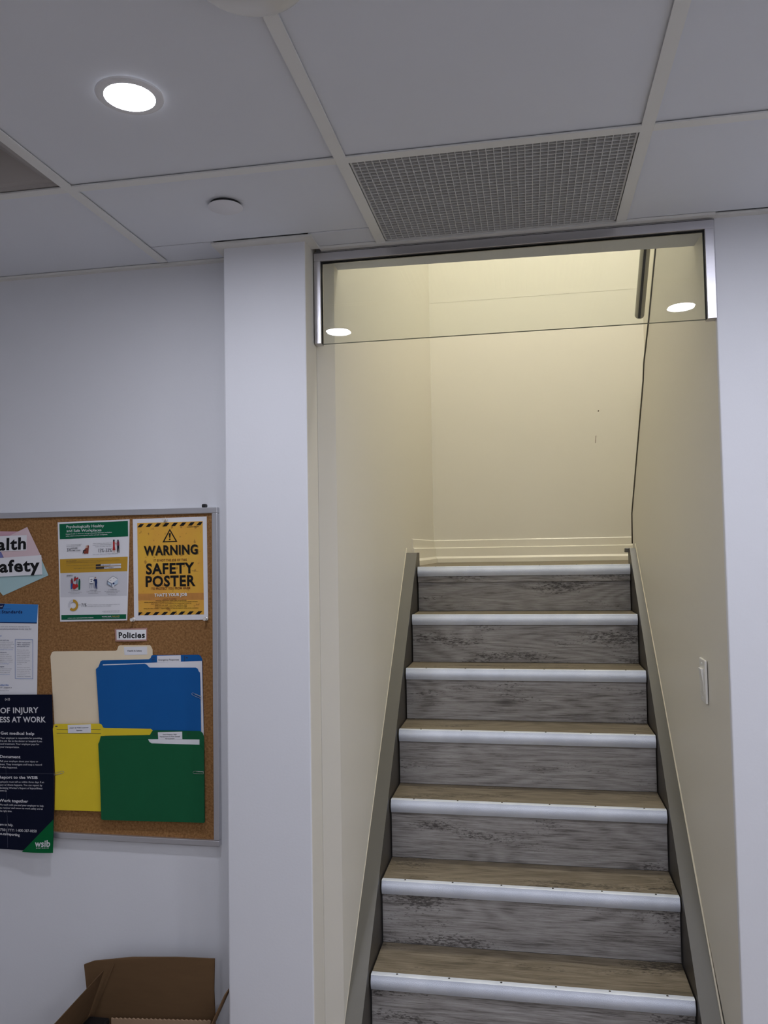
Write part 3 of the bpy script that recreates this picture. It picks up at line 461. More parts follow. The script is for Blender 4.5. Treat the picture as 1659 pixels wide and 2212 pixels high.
# ---------------------------------------------------------------- room shell
struct(box('floor', -2.6, 2.2, -3.0, 2.3, -.1, 0, M['floor']))
struct(box('wall_back', -2.6, -.7935, WALLY, 2.30, 0, 2.62, M['wall']))
pil = struct(bev(box('wall_pillar', -.7935, -.565, 2.0006, 2.106, 0, 2.62, M['wall']), .004, 2))
pil.data.materials.append(M['well'])
for f in pil.data.polygons:
    if f.normal.x > .9: f.material_index = 1        # the reveal is painted like the stairwell
struct(bev(box('wall_right', .474, 2.2, FRY, 2.16, 0, 2.62, M['wall']), .003, 2))
struct(box('wall_left', -2.7, -2.6, -3.0, 2.3, 0, 2.62, M['wall']))
struct(box('wall_east', 2.2, 2.3, -3.0, 2.3, 0, 2.62, M['wall']))
struct(box('wall_rear', -2.7, 2.3, -3.1, -3.0, 0, 2.62, M['wall']))
# stairwell
struct(prism('wall_stair_left', [(-.70, 2.108), (-.565, 2.108), (-.533, 2.185), (-.533, LY), (-.70, LY)], 2, 0, TOP, M['well']))
lw = struct(box('wall_landing', -.70, .76, LY, LY+.12, 0, TOP, M['well']))
box('upper_panel', -.533, .64, LY-.0008, LY, 3.005, TOP, M['well'], lw)
# small scuffs on the landing wall
prism('scuff', [(.385, 2.335), (.391, 2.337), (.392, 2.345), (.386, 2.344)], 1, LY-.001, LY-.0002, M['scuff'], lw)
prism('scuff', [(.366, 2.165), (.369, 2.165), (.374, 2.205), (.371, 2.205)], 1, LY-.001, LY-.0002, M['scuff'], lw)
struct(box('wall_landing_right', .64, .76, 2.30, LY, 0, TOP, M['well']))
struct(box('ceiling_stairwell', -.7, .76, 2.24, LY+.1, TOP, TOP+.1, M['well']))
struct(prism('wall_header', [(-.70, 2.11), (.76, 2.11), (.76, 2.285), (-.70, 2.228)], 2, CEIL, TOP, M['wall']))
# stair side wall on the right: low guard wall whose top slopes down towards the landing
plan = [(.474, 2.10), (.4675, 2.20), (.4615, 2.34), (.4550, 2.55), (.4490, 2.80), (.432, 3.533)]
def planx(y):
    for (xa, ya), (xb, yb) in zip(plan, plan[1:]):
        if y <= yb: return xa + (xb-xa)*(y-ya)/(yb-ya)
    return plan[-1][0]
slope = [(2.10, 3.38), (2.20, 3.268), (2.34, 3.112), (2.55, 2.883), (2.791, 2.619), (2.969, 2.415), (3.104, 2.285), (3.13, 2.225), (3.52, 1.735), (3.533, 1.607)]
vs, fs = [], []
for y, z in slope:
    for dx in (0, .05):
        vs += [(planx(y)+dx, y, 0), (planx(y)+dx, y, z)]
for i in range(len(slope)-1):
    a, b = 4*i, 4*i+4
    fs += [(a, a+1, b+1, b), (a+2, b+2, b+3, a+3), (a+1, a+3, b+3, b+1), (a, b, b+2, a+2)]
fs += [(0, 2, 3, 1), (4*len(slope)-4, 4*len(slope)-3, 4*len(slope)-1, 4*len(slope)-2)]
sr = struct(build('wall_stair_right', vs, fs, M['well'], smooth=True)); sr.data.set_sharp_from_angle(angle=R(30))
e_pts = [(planx(y)+.002, y, z+.002) for y, z in slope]
tube('edge_strip', e_pts, .0065, M['edge'], sr, seg=6)
# baseboards on the landing: tall stepped board with a shoe moulding
def skirting(name, prof_axis_fn, m): pass
prof = [(0, 1.522), (-.022, 1.522), (-.022, 1.545), (-.012, 1.556), (-.012, 1.602), (-.006, 1.606), (-.006, 1.644), (-.003, 1.648), (0, 1.648)]
struct(prism('baseboard_landing', [(LY+a, z) for a, z in prof], 0, -.533, .64, M['skirt']))
struct(prism('baseboard_stair', [(-.533-a, z) for a, z in prof], 1, 3.62, LY-.022, M['skirt']))

# ---------------------------------------------------------------- suspended ceiling
ceil = struct(box('ceiling', -2.6, 2.2, -3.0, WALLY, 2.52, 2.60, M['plenum']))
XG = [-2.245, -1.6225, -.998, -.371, .248, .867, 1.487, 2.106]
YG = [-2.74, -2.12, -1.50, -.88, -.26, .36, .98, 1.60]
BW = .0125
for x in XG: box('grid_bar', x-BW, x+BW, -3.0, 2.064, CEIL, CEIL+.003, M['bar'], ceil); box('grid_web', x-.001, x+.001, -3.0, 2.064, CEIL+.003, CEIL+.035, M['bar'], ceil)
xs = [-2.6] + XG + [2.2]
for y in YG:
    for a, b in zip(xs, xs[1:]):
        box('grid_cross_bar', a+BW, b-BW, y-BW, y+BW, CEIL-.0004, CEIL+.003, M['bar'], ceil)
tile_cache = {}
def tile(x0, x1, y0, y1):
    dx, dy = round(x1-x0-.006, 4), round(y1-y0-.006, 4); key = (dx, dy)
    if key not in tile_cache:
        o = bev(box('ceiling_tile', -dx/2, dx/2, -dy/2, dy/2, 0, .014, M['tile'], ceil), .0015); tile_cache[key] = o.data
    else: o = link('ceiling_tile', tile_cache[key], ceil)
    o.location = ((x0+x1)/2 + random.uniform(-.001, .001), (y0+y1)/2 + random.uniform(-.001, .001), CEIL+.0052 + random.uniform(0, .0008))
ys = [-3.0] + YG
for i, (a, b) in enumerate(zip(xs, xs[1:])):
    for c, d in zip(ys, ys[1:]):
        if abs(b+.998) < .01 and abs(d-1.6) < .01: continue     # diffuser cell
        tile(a+.004, b-.004, c+.004, d-.004)
    if abs(a+.371) < .01: continue                              # return grille cell
    if abs(b+.371) < .01:                                       # tile cut where the pillar stands
        tile(a+.004, b-.004, 1.604, 1.9685); tile(a+.004, -.806, 1.968, 2.092); tile(-.552, b-.004, 1.968, 2.064)
    elif a < -.99: tile(a+.004, b-.004, 1.604, 2.092)
    else: tile(a+.004, b-.004, 1.604, 2.062)
# wall angle along the walls
trim = [('trim_1', -2.6, -.7935, WALLY-.018, WALLY), ('trim_2', -.8155, -.541, 1.9695, 2.0006), ('trim_3', -.541, .474, 2.058, 2.084), ('trim_4', .474, 2.2, FRY-.02, FRY)]
for n, a, b, c, d in trim: struct(box(n, a, b, c, d, CEIL-.002, CEIL+.0045, M['trimwhite']))
struct(box('trim_5', -.8155, -.7935, 2.0006, WALLY-.018, CEIL-.002, CEIL+.0045, M['trimwhite']))
struct(box('trim_6', -.565, -.541, 2.0006, 2.058, CEIL-.002, CEIL+.0045, M['trimwhite']))

# return grille: open eggcrate of crossing slats
gr = thing('return_grille', 'grey eggcrate return air grille in the ceiling above the stair opening', 'vent', (-.0615, 1.834, CEIL+.003))
gx0, gx1, gy0, gy1 = -.2955, .2955, -.220, .220
for n_, a, b, c, d in (('grille_frame', gx0, gx1, gy0, gy0+.004), ('grille_frame', gx0, gx1, gy1-.004, gy1), ('grille_frame', gx0, gx0+.004, gy0, gy1), ('grille_frame', gx1-.004, gx1, gy0, gy1)):
    box(n_, a, b, c, d, 0, .014, M['grille'], gr)
slx = box('grille_slat', -.0008, .0008, gy0+.004, gy1-.004, 0, .0122, M['grille'], gr).data
nx = 36
for k in range(nx):
    o = bpy.data.objects['grille_slat'] if k == 0 else link('grille_slat', slx, gr)
    o.location = (gx0 + (gx1-gx0)*(k+1)/(nx+1), 0, 0)
o0 = box('grille_slat', gx0+.004, gx1-.004, -.0010, .0010, 0, .0122, M['grille'], gr); ny = 29
for k in range(ny):
    o = o0 if k == 0 else link('grille_slat', o0.data, gr)
    o.location = (0, gy0 + (gy1-gy0)*(k+1)/(ny+1), .0001)
box('filter_pad', gx0, gx1, gy0, gy1, .0145, .03, M['plenum'], gr)

# supply diffuser: nested square cones
df = thing('supply_diffuser', 'grey square ceiling air diffuser at the left edge of the photo', 'vent', (-1.310, 1.29, CEIL))
def sq(h, z): return [(-h, -h, z), (h, -h, z), (h, h, z), (-h, h, z)]
def frustum(name, rings, m, cap=False, parent=df):
    vs = []; fs = []
    for h, z in rings: vs += sq(h, z)
    for i in range(len(rings)-1):
        for k in range(4): fs.append((4*i+k, 4*i+(k+1) % 4, 4*i+4+(k+1) % 4, 4*i+4+k))
    if cap: n = 4*(len(rings)-1); fs.append((n, n+1, n+2, n+3))
    return build(name, vs, fs, m, parent)
frustum('pan', [(.298, .0045), (.292, .0045), (.288, .010), (.275, .012), (.262, .020), (.21, .055), (.16, .068), (.16, .075), (.298, .075)], M['vent'])
def rsq(hf, r, z):
    return [(cx*(hf-r)+r*math.cos(R(a)), cy*(hf-r)+r*math.sin(R(a)), z) for cx, cy, a0 in ((1, 1, 0), (-1, 1, 90), (-1, -1, 180), (1, -1, 270)) for a in range(a0, a0+91, 15)]
pr = [(.168, .028, .014), (.190, .04, .009), (.194, .04, .005), (.188, .038, .002)]
vs = []; fs = []
for hf, r_, z in pr: vs += rsq(hf, r_, z)
n_ = len(rsq(1, .1, 0))
for i in range(len(pr)-1):
    for k in range(n_): fs.append((i*n_+k, i*n_+(k+1) % n_, (i+1)*n_+(k+1) % n_, (i+1)*n_+k))
fs += [tuple(range(n_)), tuple(range((len(pr)-1)*n_, len(pr)*n_))]
build('centre_plate', vs, fs, M['grille'], df)
for a in (-.1, .1): tube('hanger_rod', [(a, 0, .012), (a, 0, .076)], .004, M['vent'], df)
box('neck_backing', -.29, .29, -.29, .29, .076, .084, M['plenum'], df)

# recessed lamps
def downlight(x, y, label, group=None):
    t = thing('downlight', label, 'ceiling light', (x, y, CEIL+.0035), group)
    lathe('trim_ring', [(.0440, -.0012), (.0448, -.0035), (.054, -.004), (.0590, -.0022), (.0600, .001), (.0440, .001), (.0440, -.0012)], M['ring'], t)
    lathe('lens', [(0, -.0022), (.03, -.0022), (.0438, -.0016), (.0438, .0005), (0, .0005)], M['lens'], t)
    return t
downlight(-.688, 1.293, 'lit round recessed downlight in the ceiling tile at upper left')
downlight(.536, 1.314, 'round recessed downlight over the right wall, seen reflected in the glass')
for x, y in ((.536, .05), (1.75, .05), (-.688, -1.2), (.536, -1.2), (1.75, -1.2), (.536, -2.4), (1.75, -2.4)):  # unseen lamps, added and spaced to light the room, mostly from the right
        downlight(x, y, 'unseen round ceiling downlight added behind the camera for light', 'unseen downlights added behind the camera')
downlight(1.75, 1.31, 'unseen round ceiling downlight added far right beyond the stair opening')  # unseen as well, added for light on the right side

t = thing('sprinkler_cover', 'small flat white round cover plate standing just off the ceiling tile', 'cover', (-.690, 1.757, CEIL+.0035))
lathe('plate', [(0, -.0072), (.0395, -.0072), (.0405, -.0066), (.0405, -.0052), (.039, -.0048), (0, -.0048)], M['disc'], t)
lathe('cup', [(0, -.0048), (.036, -.0048), (.036, .002), (0, .002)], M['black'], t, seg=32)

t = thing('ceiling_dome', 'off-white shallow dome fixture on the ceiling cut off by the top edge', 'fixture', (-.368, 1.030, CEIL))
lathe('base_plate', [(0, .003), (.082, .003), (.083, 0), (.083, -.008), (.080, -.010), (0, -.010)], M['ring'], t)
lathe('dome', [(.0845*math.cos(a), -.009 - .026*math.sin(a)) for a in [R(k*7.5) for k in range(13)]], M['dome'], t)

# stairwell lamp (above the landing, out of view)
t = thing('stairwell_lamp', 'round warm ceiling lamp above the stair landing', 'ceiling light', (.40, 3.25, TOP))
lathe('lamp_base', [(0, 0), (.16, 0), (.16, -.02), (.15, -.03), (0, -.03)], M['ring'], t)
lathe('lamp_diffuser', [(0, -.06), (.10, -.055), (.148, -.032), (.148, -.03), (0, -.03)], M['welllens'], t)

# ---------------------------------------------------------------- glass transom over the stair opening
tr = link('window_1', None); tr.location = (0, 0, 0); struct(tr)
FX0, FX1, FZB = -.5625, .4735, 2.1635
box('header_rail', FX0, FX1, FRY-.008, FRY+.022, 2.3905, CEIL-.004, M['steel'], tr, .001)
box('header_groove', FX0, FX1, FRY-.0085, FRY-.006, CEIL-.0075, CEIL-.006, M['seal'], tr)
box('post', FX0, FX0+.0185, FRY-.008, FRY+.022, FZB-.001, 2.3905, M['steel'], tr, .001)
box('post', FX1-.0225, FX1, FRY-.008, FRY+.022, FZB-.001, 2.3905, M['steel'], tr, .001)
box('seal', FX0+.0185, FX1-.0225, FRY-.002, FRY+.014, 2.3892, 2.3905, M['seal'], tr)
box('seal', FX0+.0185, FX0+.0195, FRY-.002, FRY+.014, FZB, 2.3892, M['seal'], tr)
box('seal', FX1-.0238, FX1-.0225, FRY-.002, FRY+.014, FZB, 2.3892, M['seal'], tr)
pv = [(x, y, z) for x in (FX0+.0195, FX1-.0238) for y in (FRY, FRY+.010) for z in (FZB, 2.3892)]
pane = build('glass_pane', pv, BF, [M['glass'], M['glassedge']], tr)
for f in pane.data.polygons:
    if abs(f.normal.z) > .9 or abs(f.normal.x) > .9: f.material_index = 1

# ---------------------------------------------------------------- staircase
st = thing('staircase', 'steep grey wood-look staircase with pale metal nosings climbing to a landing', 'staircase', (0, SY-7*RUN, 0))
OY = SY-7*RUN
def part(o): o.parent = st; o.location = (o.location.x, o.location.y-OY, o.location.z); return o
arc = [(-.007*math.sin(R(a))+.0, -.039*(a/180.0)) for a in range(0, 181, 20)]
nose_prof = [(.017, .0015), (.002, .0018), (-.002, .0006)] + [(p[0]-.001, p[1]-.001) for p in arc[1:]] + [(.003, -.040), (.003, -.003), (.017, -.0005)]
nose_me = None; screw_me = None
for k in range(8):
    y, z = SY-k*RUN, SZ-k*RISE
    # nosing
    if nose_me is None:
        o = prism('nosing', nose_prof, 0, SX0, SX1, M['nosing'], st, smooth=True); nose_me = o.data; nose_me.set_sharp_from_angle(angle=R(35))
    else: o = link('nosing', nose_me, st)
    o.location = (0, y-OY, z); nz = o
    if k != 1:
        for j in range(6):
            if screw_me is None:
                s = lathe('screw', [(0, .0032), (.0022, .003), (.0034, .0016), (0, .0016)], M['screw'], nz, seg=10); screw_me = s.data
            else: s = link('screw', screw_me, nz)
            s.location = (SX0 + .075 + j*.148 + random.uniform(-.004, .004), .0105, 0)
    # riser below this nosing
    zb = z-RISE
    ry = y+.007 if k else y+.016
    o = box('riser', SX0, SX1, ry, ry+.014, zb+.001, z-.038 if k else z-.066, M['riser'], st, centre=True); o.location.y -= OY
    if k == 0:
        o = box('fascia_strip', SX0, SX1, y+.005, y+.02, z-.066, z-.038, M['riser'], st, centre=True); o.location.y -= OY
    # tread
    if k:
        o = box('tread', SX0, SX1, y+.0175, y+RUN+.0065, z-.03, z, M['tread'], st, centre=True); o.location.y -= OY
struct(prism('floor_landing', [(-.533, SY+.0175), (.428, SY+.0175), (.428, 3.535), (.64, 3.535), (.64, LY), (-.533, LY)], 2, SZ-.03, SZ-.0005, M['tread']))
# stringers: painted steel, flat top flange, end plate at the landing
H = .038
def ln(y): return SZ - (SY-y)*RISE/RUN + H
def stringer(xa, xb0, xb1, yend, ztop):
    """xa inner face; outer face runs from xb0 at the floor to xb1 at the top"""
    pl = [(1.96, 0), (2.0, ln(2.0)), (SY+(ztop-SZ-H)*RUN/RISE, ztop), (yend, ztop), (yend, SZ-.36), (2.5, 0)]
    n = len(pl); vs = []
    for side in (0, 1):
        for y, z in pl:
            x = xa if side == 0 else xb0 + (xb1-xb0)*(y-2.0)/(3.5-2.0)
            vs.append((x, y-OY, z))
    fs = [tuple(range(n)), tuple(range(n, 2*n))] + [(i, (i+1) % n, n+(i+1) % n, n+i) for i in range(n)]
    o = build('stringer', vs, fs, [M['taupe'], M['web']], st)
    for f in o.data.polygons:
        if abs(f.normal.x) > .9: f.material_index = 1      # dark web plate below the painted flange
    return o
s1 = stringer(SX0-.005, -.532, -.532, 3.515, 1.584)
s2 = stringer(SX1+.004, .4650, .4335, 3.50, 1.590)
tube('caulk_bead', [(.4650-.0315*(y-2.0)/1.5, y-OY, ln(y)+.001) for y in (2.0, 2.5, 3.0, 3.46)], .0028, M['caulk'], st, seg=6)
tube('caulk_bead', [(-.5325, y-OY, ln(y)) for y in (2.0, 2.5, 3.0, 3.46)], .0014, M['caulk'], st, seg=6)
bev(part(box('end_tab', SX1-.012, SX1+.006, 3.470, 3.500, 1.572, 1.590, M['taupe'])), .002)

# handrail of the upper flight, on the far side wall
d = Vector((0, .735, -.678)).normalized()
hr = thing('handrail', 'sloping grey handrail with a black stripe seen through the glass', 'handrail', (.590, 4.255, 2.795))
RR = .024
endcap = [Vector((0, 0, 0)) + d*.019*math.sin(R(a)) for a in (90, 70, 50, 30, 10, 0)]
rads = [RR*max(.05, math.cos(R(a))) for a in (90, 70, 50, 30, 10, 0)]
tube('rail', endcap + [-d*1.4], rads + [RR], M['rail'], hr, seg=24)
side = Vector((0, 1, 0)).cross(Vector((0, 0, 1)))
vdir = (Vector((0, 0, 1.6)) - Vector((.606, 4.0, 3.0))); nrm = (vdir - d*vdir.dot(d)).normalized(); tan = d.cross(nrm)
vs = []
for a in (.004, -1.4):
    for (p, q) in ((-.0070, .0195), (.0070, .0195), (.0060, .0252), (-.0060, .0252)): vs.append(d*a + tan*p + nrm*q)
build('black_stripe', vs, [(0, 1, 2, 3), (4, 5, 6, 7), (0, 1, 5, 4), (1, 2, 6, 5), (2, 3, 7, 6), (3, 0, 4, 7)], M['railblack'], hr)
for a in (-.55, -1.2): tube('rail_bracket', [d*a + Vector((.005, 0, -.01)), d*a + Vector((.056, 0, -.03))], .006, M['rail'], hr)

# ---------------------------------------------------------------- light switch on the stair wall
sx = planx(2.318)
sw = thing('light_switch', 'white rocker light switch plate on the wall right of the stairs', 'switch', (sx-.0005, 2.318, 1.228))
bev(box('plate', -.0065, 0, -.036, .036, -.0585, .0585, M['switch'], sw), .0022, 2)
prism('rocker', [(-.0065, -.033), (-.0075, -.033), (-.0085, -.002), (-.0135, .033), (-.0065, .033)], 1, -.0165, .0165, M['switch'], sw)
box('rocker_frame', -.0078, -.006, -.0195, -.0170, -.035, .035, M['switch'], sw); box('rocker_frame', -.0078, -.006, .0170, .0195, -.035, .035, M['switch'], sw)
for z in (-.0465, .0465): lathe('screw', [(0, -.0085), (.0024, -.008), (.003, -.0064), (0, -.0064)], M['brass'], sw, seg=12, loc=(0, 0, z)).rotation_euler = (0, R(90), 0)
for o in sw.children:
    if o.name.startswith('screw'): o.location.x = -.0145+.0145; o.rotation_euler = (0, R(90), 0)

# ---------------------------------------------------------------- cork board
BX0, BX1, BZ0, BZ1 = -2.07, -.848, .802, 1.7255
CY = 2.0875
cb = thing('cork_board', 'large aluminium-framed cork notice board on the left wall', 'notice board', (-1.459, WALLY, BZ0))
def brd(o): o.location = o.location - cb.location; o.parent = cb; return o
brd(box('cork_panel', BX0+.006, BX1-.006, CY, WALLY, BZ0+.006, BZ1-.006, M['cork']))
FW = .0165
for q in ((BX0, BX1, BZ1-FW, BZ1), (BX0, BX1, BZ0, BZ0+FW), (BX1-FW, BX1, BZ0+FW, BZ1-FW), (BX0, BX0+FW, BZ0+FW, BZ1-FW)):
    brd(bev(box('frame_rail', q[0], q[1], 2.0795, WALLY, q[2], q[3], M['rail_alu']), .002, 2))
brd(bev(box('hanger', -.897, -.883, 2.086, WALLY, BZ1, BZ1+.010, M['black']), .003, 2))

# ---------------------------------------------------------------- papers and print
TXT = {}
def text_mesh(s, bold):
    cu = bpy.data.curves.new('lettering', 'FONT'); cu.body = s; cu.size = 1.0; cu.resolution_u = 3; cu.fill_mode = 'FRONT'
    cu.offset = (0.004, .022, .034)[bold]; cu.space_character = (1, 1.05, 1.10)[bold]
    o = bpy.data.objects.new('lettering_source', cu); C.objects.link(o)
    dg = bpy.context.evaluated_depsgraph_get(); me = bpy.data.meshes.new_from_object(o.evaluated_get(dg))
    vs = [v.co.to_2d() for v in me.vertices]; fs = [tuple(p.vertices) for p in me.polygons]
    bpy.data.objects.remove(o, do_unlink=True); bpy.data.meshes.remove(me); bpy.data.curves.remove(cu)
    return vs, fs
CAP = .729
def bilin(c, u, v):
    return tuple((c[0][i]*(1-u) + c[1][i]*u)*(1-v) + (c[3][i]*(1-u) + c[2][i]*u)*v for i in (0, 1))
class Sheet:
    """a sheet of paper pinned on the board: bilinear patch in the wall plane with an offset off the cork"""
    def __init__(s, name, key, m, off, nu=10, nv=14, thick=.0004):
        s.c = PAPERS[key]['corners']; s.off = off
        xs_ = [p[0] for p in s.c]; zs_ = [p[1] for p in s.c]; s.o = Vector(((min(xs_)+max(xs_))/2, CY, (min(zs_)+max(zs_))/2))
        vs = []; fs = []
        for h in (0, -thick):
            for j in range(nv+1):
                for i in range(nu+1): vs.append(s.P(i/nu, j/nv, h))
        n1 = (nu+1)*(nv+1); idx = lambda i, j, l: l*n1 + j*(nu+1) + i
        for j in range(nv):
            for i in range(nu):
                for l in (0, 1): fs.append((idx(i, j, l), idx(i+1, j, l), idx(i+1, j+1, l), idx(i, j+1, l)))
        for i in range(nu):
            for j in (0, nv): fs.append((idx(i, j, 0), idx(i+1, j, 0), idx(i+1, j, 1), idx(i, j, 1)))
        for j in range(nv):
            for i in (0, nu): fs.append((idx(i, j, 0), idx(i, j+1, 0), idx(i, j+1, 1), idx(i, j, 1)))
        s.ob = build(name, vs, fs, m, None, s.o)
        s.h = .0002
        s.prints(PAPERS[key]['els'])
    def P(s, u, v, h):
        x, z = bilin(s.c, u, v); return (x-s.o.x, CY-s.off(u, v)-h-s.o.y, z-s.o.z)
    def emit(s, name, vs2, fs, m):
        return build(name, [s.P(u, v, s.h) for u, v in vs2], fs, M[m], s.ob)
    def prints(s, els):
        # consecutive pieces of body lettering in one ink are one part
        pend = {}
        for e in els:
            s.h += .00003
            if e[0] == 'poly':
                p = e[2] if len(e[2]) != 3 else e[2] + [e[2][-1]]
                if len(p) == 4:
                    n = 8; vs = []; fs = []
                    for j in range(n+1):
                        for i in range(n+1): vs.append(bilin(p, i/n, j/n))
                    for j in range(n):
                        for i in range(n): a = j*(n+1)+i; fs.append((a, a+1, a+n+2, a+n+1))
                    s.emit('printed_shape', vs, fs, e[1])
                else: s.emit('printed_shape', p, [tuple(range(len(p)))], e[1])
            elif e[0] == 'ring':
                _, m, c, rx, ry, f0, a0, a1 = e; n = 40; vs = []; fs = []
                for i in range(n+1):
                    t = R(a0 + (a1-a0)*i/n); cx, sy_ = math.cos(t), math.sin(t)
                    vs += [(c[0]+rx*cx, c[1]-ry*sy_), (c[0]+rx*f0*cx, c[1]-ry*f0*sy_)]
                for i in range(n): fs.append((2*i, 2*i+2, 2*i+3, 2*i+1))
                s.emit('printed_ring', vs, fs, m)
            else:
                _, m, t, a, b, cap, bold = e
                tv, tf = text_mesh(t, bold); x0 = min(v[0] for v in tv); x1 = max(v[0] for v in tv)
                vs2 = []
                for v in tv:
                    k = (v[0]-x0)/(x1-x0); vs2.append((a[0]+(b[0]-a[0])*k, a[1]+(b[1]-a[1])*k - v[1]/CAP*cap))
                if cap > .018 or bold == 2: s.emit('lettering', vs2, tf, m)
                else:
                    q = pend.setdefault(m, ([], [])); n = len(q[0]); q[0].extend(vs2); q[1].extend([tuple(i+n for i in f) for f in tf])
        for m, (vs, fs) in pend.items():
            s.h += .00003; s.emit('small_lettering', vs, fs, m)['kind'] = 'stuff'
flat = lambda k: (lambda u, v: k)
g = 'notices pinned on the cork board'
def sheet(name, key, m, off, label, cat, **kw):
    s = Sheet(name, key, M[m], off, **kw); tag(s.ob, label, cat); return s
sheet('poster', 'psych', 'paper', lambda u, v: .0012+.006*v*v*u, 'white infographic poster with green header band and mustard stripe, centre of the board', 'poster')
sheet('poster', 'warning', 'paper', lambda u, v: .0010+.0015*v, 'yellow poster with black hazard stripes reading WARNING, top right of the board', 'poster')
sheet('poster', 'standards', 'paper', lambda u, v: .0010+.004*u**3*(1-v), 'white notice with bright blue header above the navy poster', 'poster')
sheet('poster', 'navy', 'navypaper', lambda u, v: .0050+.004*u*u+.016*v**3+.003*math.sin(9*u)*v**4, 'dark navy poster with green corner hanging below the board frame', 'poster', nv=24)
sheet('pink_card', 'pink_strip', 'rose', flat(.0008), 'rose pink card strip behind the word Health', 'card', nv=2)
sheet('purple_card', 'purple_sheet', 'purple', flat(.0024), 'periwinkle blue card between the words Health and Safety', 'card', nv=2)
sheet('teal_card', 'teal_sheet', 'teal', flat(.0016), 'pale teal card behind the word Safety', 'card')
sheet('pale_pink_card', 'pink_sheet', 'pink', flat(.0036), 'pale pink tilted card behind the word Health', 'card')
sheet('word_label', 'health_label', 'paper', flat(.0046), 'white paper label with bold black word Health', 'label', nv=2)
sheet('word_label', 'safety_label', 'paper', flat(.0052), 'white paper label with bold black word Safety', 'label', nv=2)
# policies caption: a card curved like a speech plate
pol = sheet('caption_card', 'policies', 'salmon', lambda u, v: .0015+.005*(1-(2*u-1)**2), 'small curved salmon card reading Policies above the folders', 'label', nu=14, nv=2)

# folders
def card(name, key, off, m, parent, org, thick=.0006, slope_=0.0):
    p = OUTLINES[key]; n = len(p); z1 = max(q[1] for q in p); z0 = min(q[1] for q in p)
    vs = []
    for h in (0, -thick):
        for x, z in p: vs.append((x-org.x, CY-off-slope_*(z1-z)/(z1-z0)-h-org.y, z-org.z))
    fs = [tuple(range(n)), tuple(range(n, 2*n))] + [(i, (i+1) % n, n+(i+1) % n, n+i) for i in range(n)]
    return build(name, vs, fs, m, parent)
def stick(parent, org, key, off):
    c = PAPERS[key]
    class L(Sheet): pass
    s = Sheet('tab_label', key, M['paper'], flat(off), nu=1, nv=1); s.ob.location = s.o - org; s.ob.parent = parent
    return s
def ink(parent, org, key, off):
    for p in OUTLINES[key]:
        build('printed_line', [(x-org.x, CY-off-org.y, z-org.z) for x, z in p], [tuple(range(len(p)))], M['p_ink'], parent)
def folder(colour, m, back, front, labelkey, lines, off, label):
    p = OUTLINES[back]; org = Vector((sum(q[0] for q in p)/len(p), CY, min(q[1] for q in p)))
    t = thing('file_folder', label, 'folder', org)
    card('back_panel', back, off, m, t, org)
    stick(t, org, labelkey, off+.0006)
    if lines: ink(t, org, lines, off+.0004)
    if front: card('front_panel', front, off+.0024, m, t, org, slope_=.003)
    return t, org
folder('manila', M['manila'], 'manila_back', None, 'manila_label', None, .0014, 'cream manila file folder pinned behind the blue and yellow folders')
folder('blue', M['bluecard'], 'blue_back', 'blue_front', 'blue_label', 'blue_lines', .0030, 'blue file folder holding white paper, upper right of the four')
folder('yellow', M['yellowcard'], 'yellow_back', None, 'yellow_label', 'yellow_lines', .0098, 'yellow file folder below the cream one, beside the green folder')
folder('green', M['greencard'], 'green_back', 'green_front', 'green_label', 'green_lines', .0112, 'green file folder at the bottom right of the cork board')
for key, off, lab_ in (('blue_paper', .0040, 'white sheet of paper tucked inside the blue folder'), ('green_paper', .0122, 'white sheet of paper tucked inside the green folder')):
    p = OUTLINES[key]; org = Vector((p[0][0], CY, p[-1][1])); o = card('paper_sheet', key, off, M['paper'], None, org, thick=.0008); o.location = org; tag(o, lab_, 'paper')
# paper clips
def clip(x0, z0, x1, z1, off, label):
    a = math.atan2(z1-z0, x1-x0); L_ = math.hypot(x1-x0, z1-z0); hw = .0032
    pts = [(L_, hw*.9), (.25*L_, hw), (.08*L_, hw*.8), (0, 0), (.08*L_, -hw*.8), (.3*L_, -hw), (.92*L_, -hw), (1.0*L_, -hw*.5), (.96*L_, hw*.25), (.85*L_, hw*.5), (.3*L_, hw*.5)]
    pts = [(p*math.cos(a)-q*math.sin(a), 0, p*math.sin(a)+q*math.cos(a)) for p, q in pts]
    o = tube('paper_clip', pts, .00045, M['pinmetal'], seg=6); o.location = (x0, CY-off, z0); return tag(o, label, 'paper clip')
clip(-.9258, 1.2138, -.8973, 1.2028, .0084, 'silver paper clip on the right edge of the blue folder')
clip(-1.3088, .9893, -1.3400, .9805, .0112, 'paper clip on the left edge of the yellow folder')
clip(-.9197, 1.0021, -.8880, 1.0024, .0172, 'paper clip on the right edge of the green folder')
# push pins
def pin(x, z, label):
    o = lathe('push_pin', [(0, 0), (.0009, 0), (.0009, -.004), (.0058, -.0045), (.0058, -.0065), (.0030, -.0085), (.0028, -.014), (.0048, -.017), (.0046, -.019), (0, -.0195)], M['clear'], seg=16, axis='y')
    o.location = (x, CY, z); return tag(o, label, 'push pin')
pin(-1.0022, 1.6941, 'clear push pin at the top of the yellow WARNING poster')
pin(-1.0990, 1.4164, 'clear push pin at the lower left corner of the WARNING poster')
pin(-.8828, 1.4182, 'clear push pin at the lower right corner of the WARNING poster')

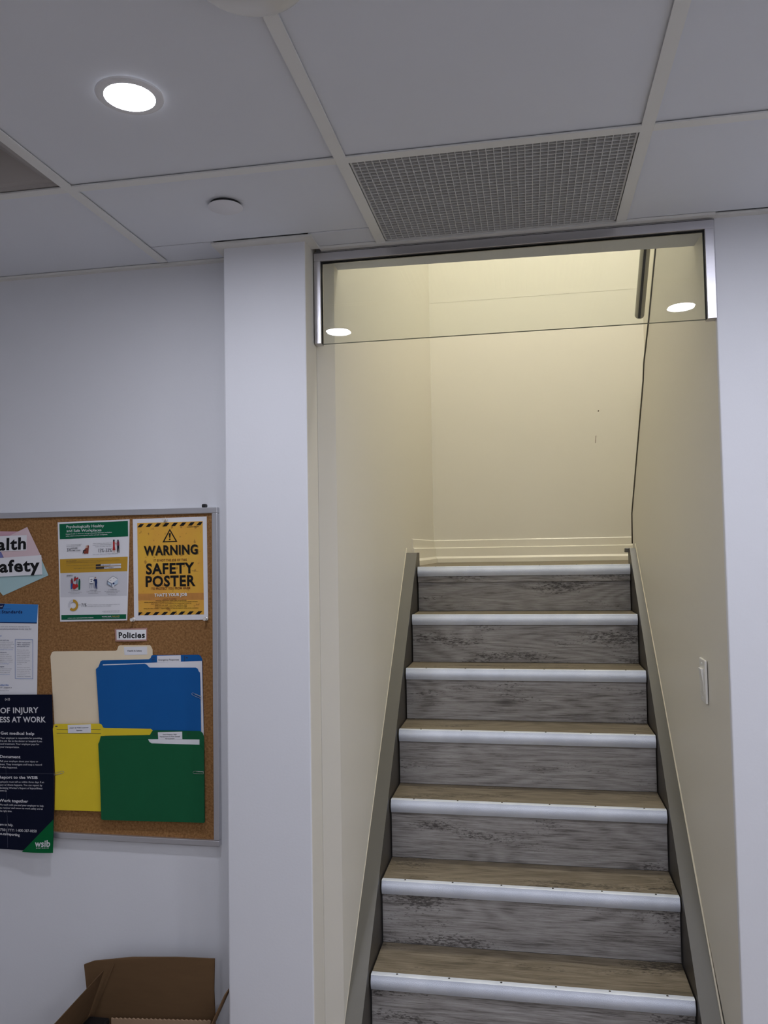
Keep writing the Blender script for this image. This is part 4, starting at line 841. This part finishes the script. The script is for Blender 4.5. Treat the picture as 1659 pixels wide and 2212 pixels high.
# ---------------------------------------------------------------- cardboard box on the floor
bx = thing('cardboard_box', 'open brown cardboard box on the floor against the left wall', 'box', (-1.02, 1.86, 0))
def slab(name, q, th, m, nrm_):
    nv_ = Vector(nrm_).normalized()*th; vs = [Vector(p)-bx.location for p in q]; vs += [v+nv_ for v in vs]; n = len(q)
    return build(name, vs, [tuple(range(n)), tuple(range(n, 2*n))] + [(i, (i+1) % n, n+(i+1) % n, n+i) for i in range(n)], [m], bx)
T_ = .004
slab('back_wall', [(-1.203, 2.03, 0), (-.843, 2.03, 0), (-.843, 2.03, .376), (-1.203, 2.03, .360)], T_, M['card'], (0, 1, 0))
slab('front_wall', [(-1.203, 1.70, 0), (-.843, 1.70, 0), (-.843, 1.70, .37), (-1.203, 1.70, .36)], T_, M['card'], (0, 1, 0))
slab('side_wall', [(-1.203, 1.70, 0), (-1.203, 2.03, 0), (-1.203, 2.03, .36), (-1.203, 1.70, .36)], T_, M['card'], (1, 0, 0))
slab('side_wall', [(-.843, 1.70, 0), (-.843, 2.03, 0), (-.843, 2.03, .376), (-.843, 1.70, .37)], .0018, M['card'], (-1, 0, 0))
slab('bottom', [(-1.203, 1.70, .004), (-.843, 1.70, .004), (-.843, 2.03, .004), (-1.203, 2.03, .004)], .003, M['card'], (0, 0, 1))
slab('flap', [(-1.203, 2.03, .36), (-.843, 2.03, .376), (-.846, 2.03, .45), (-.8445, 2.032, .530), (-.95, 2.032, .5265), (-1.08, 2.032, .517), (-1.19, 2.03, .500), (-1.219, 2.03, .4885), (-1.212, 2.03, .43)], T_, M['card'], (0, 1, 0))
slab('flap', [(-1.203, 1.70, .36), (-1.203, 2.02, .36), (-1.146, 2.0, .493), (-1.160, 1.75, .466)], T_, M['card'], (1, 0, .4))
slab('flap', [(-.842, 1.96, .372), (-.842, 2.026, .374), (-.7965, 2.026, .470), (-.7985, 1.985, .468)], .0028, M['card'], (1, 0, -.5))
flute = []                                                  # torn corrugated top edge
for k in range(46):
    x = -.845 - .0062*k; flute.append((x, 2.008, .3868 - .0178*(k/45) + (.0014 if k % 2 else -.0014)))
slab('inner_liner', [(-1.128, 2.008, .02), (-.845, 2.008, .02)] + flute, .004, M['cardlight'], (0, -1, 0))
slab('corner_crease', [(-1.196, 2.026, .362), (-1.13, 2.026, .500), (-1.126, 2.026, .500), (-1.186, 2.026, .362)], .0015, M['card'], (0, -1, 0))
pk = box('black_package', -1.190, -1.131, 1.93, 2.010, .007, .368, M['black']); bev(pk, .004, 2); tag(pk, 'black object inside the open cardboard box', 'package')
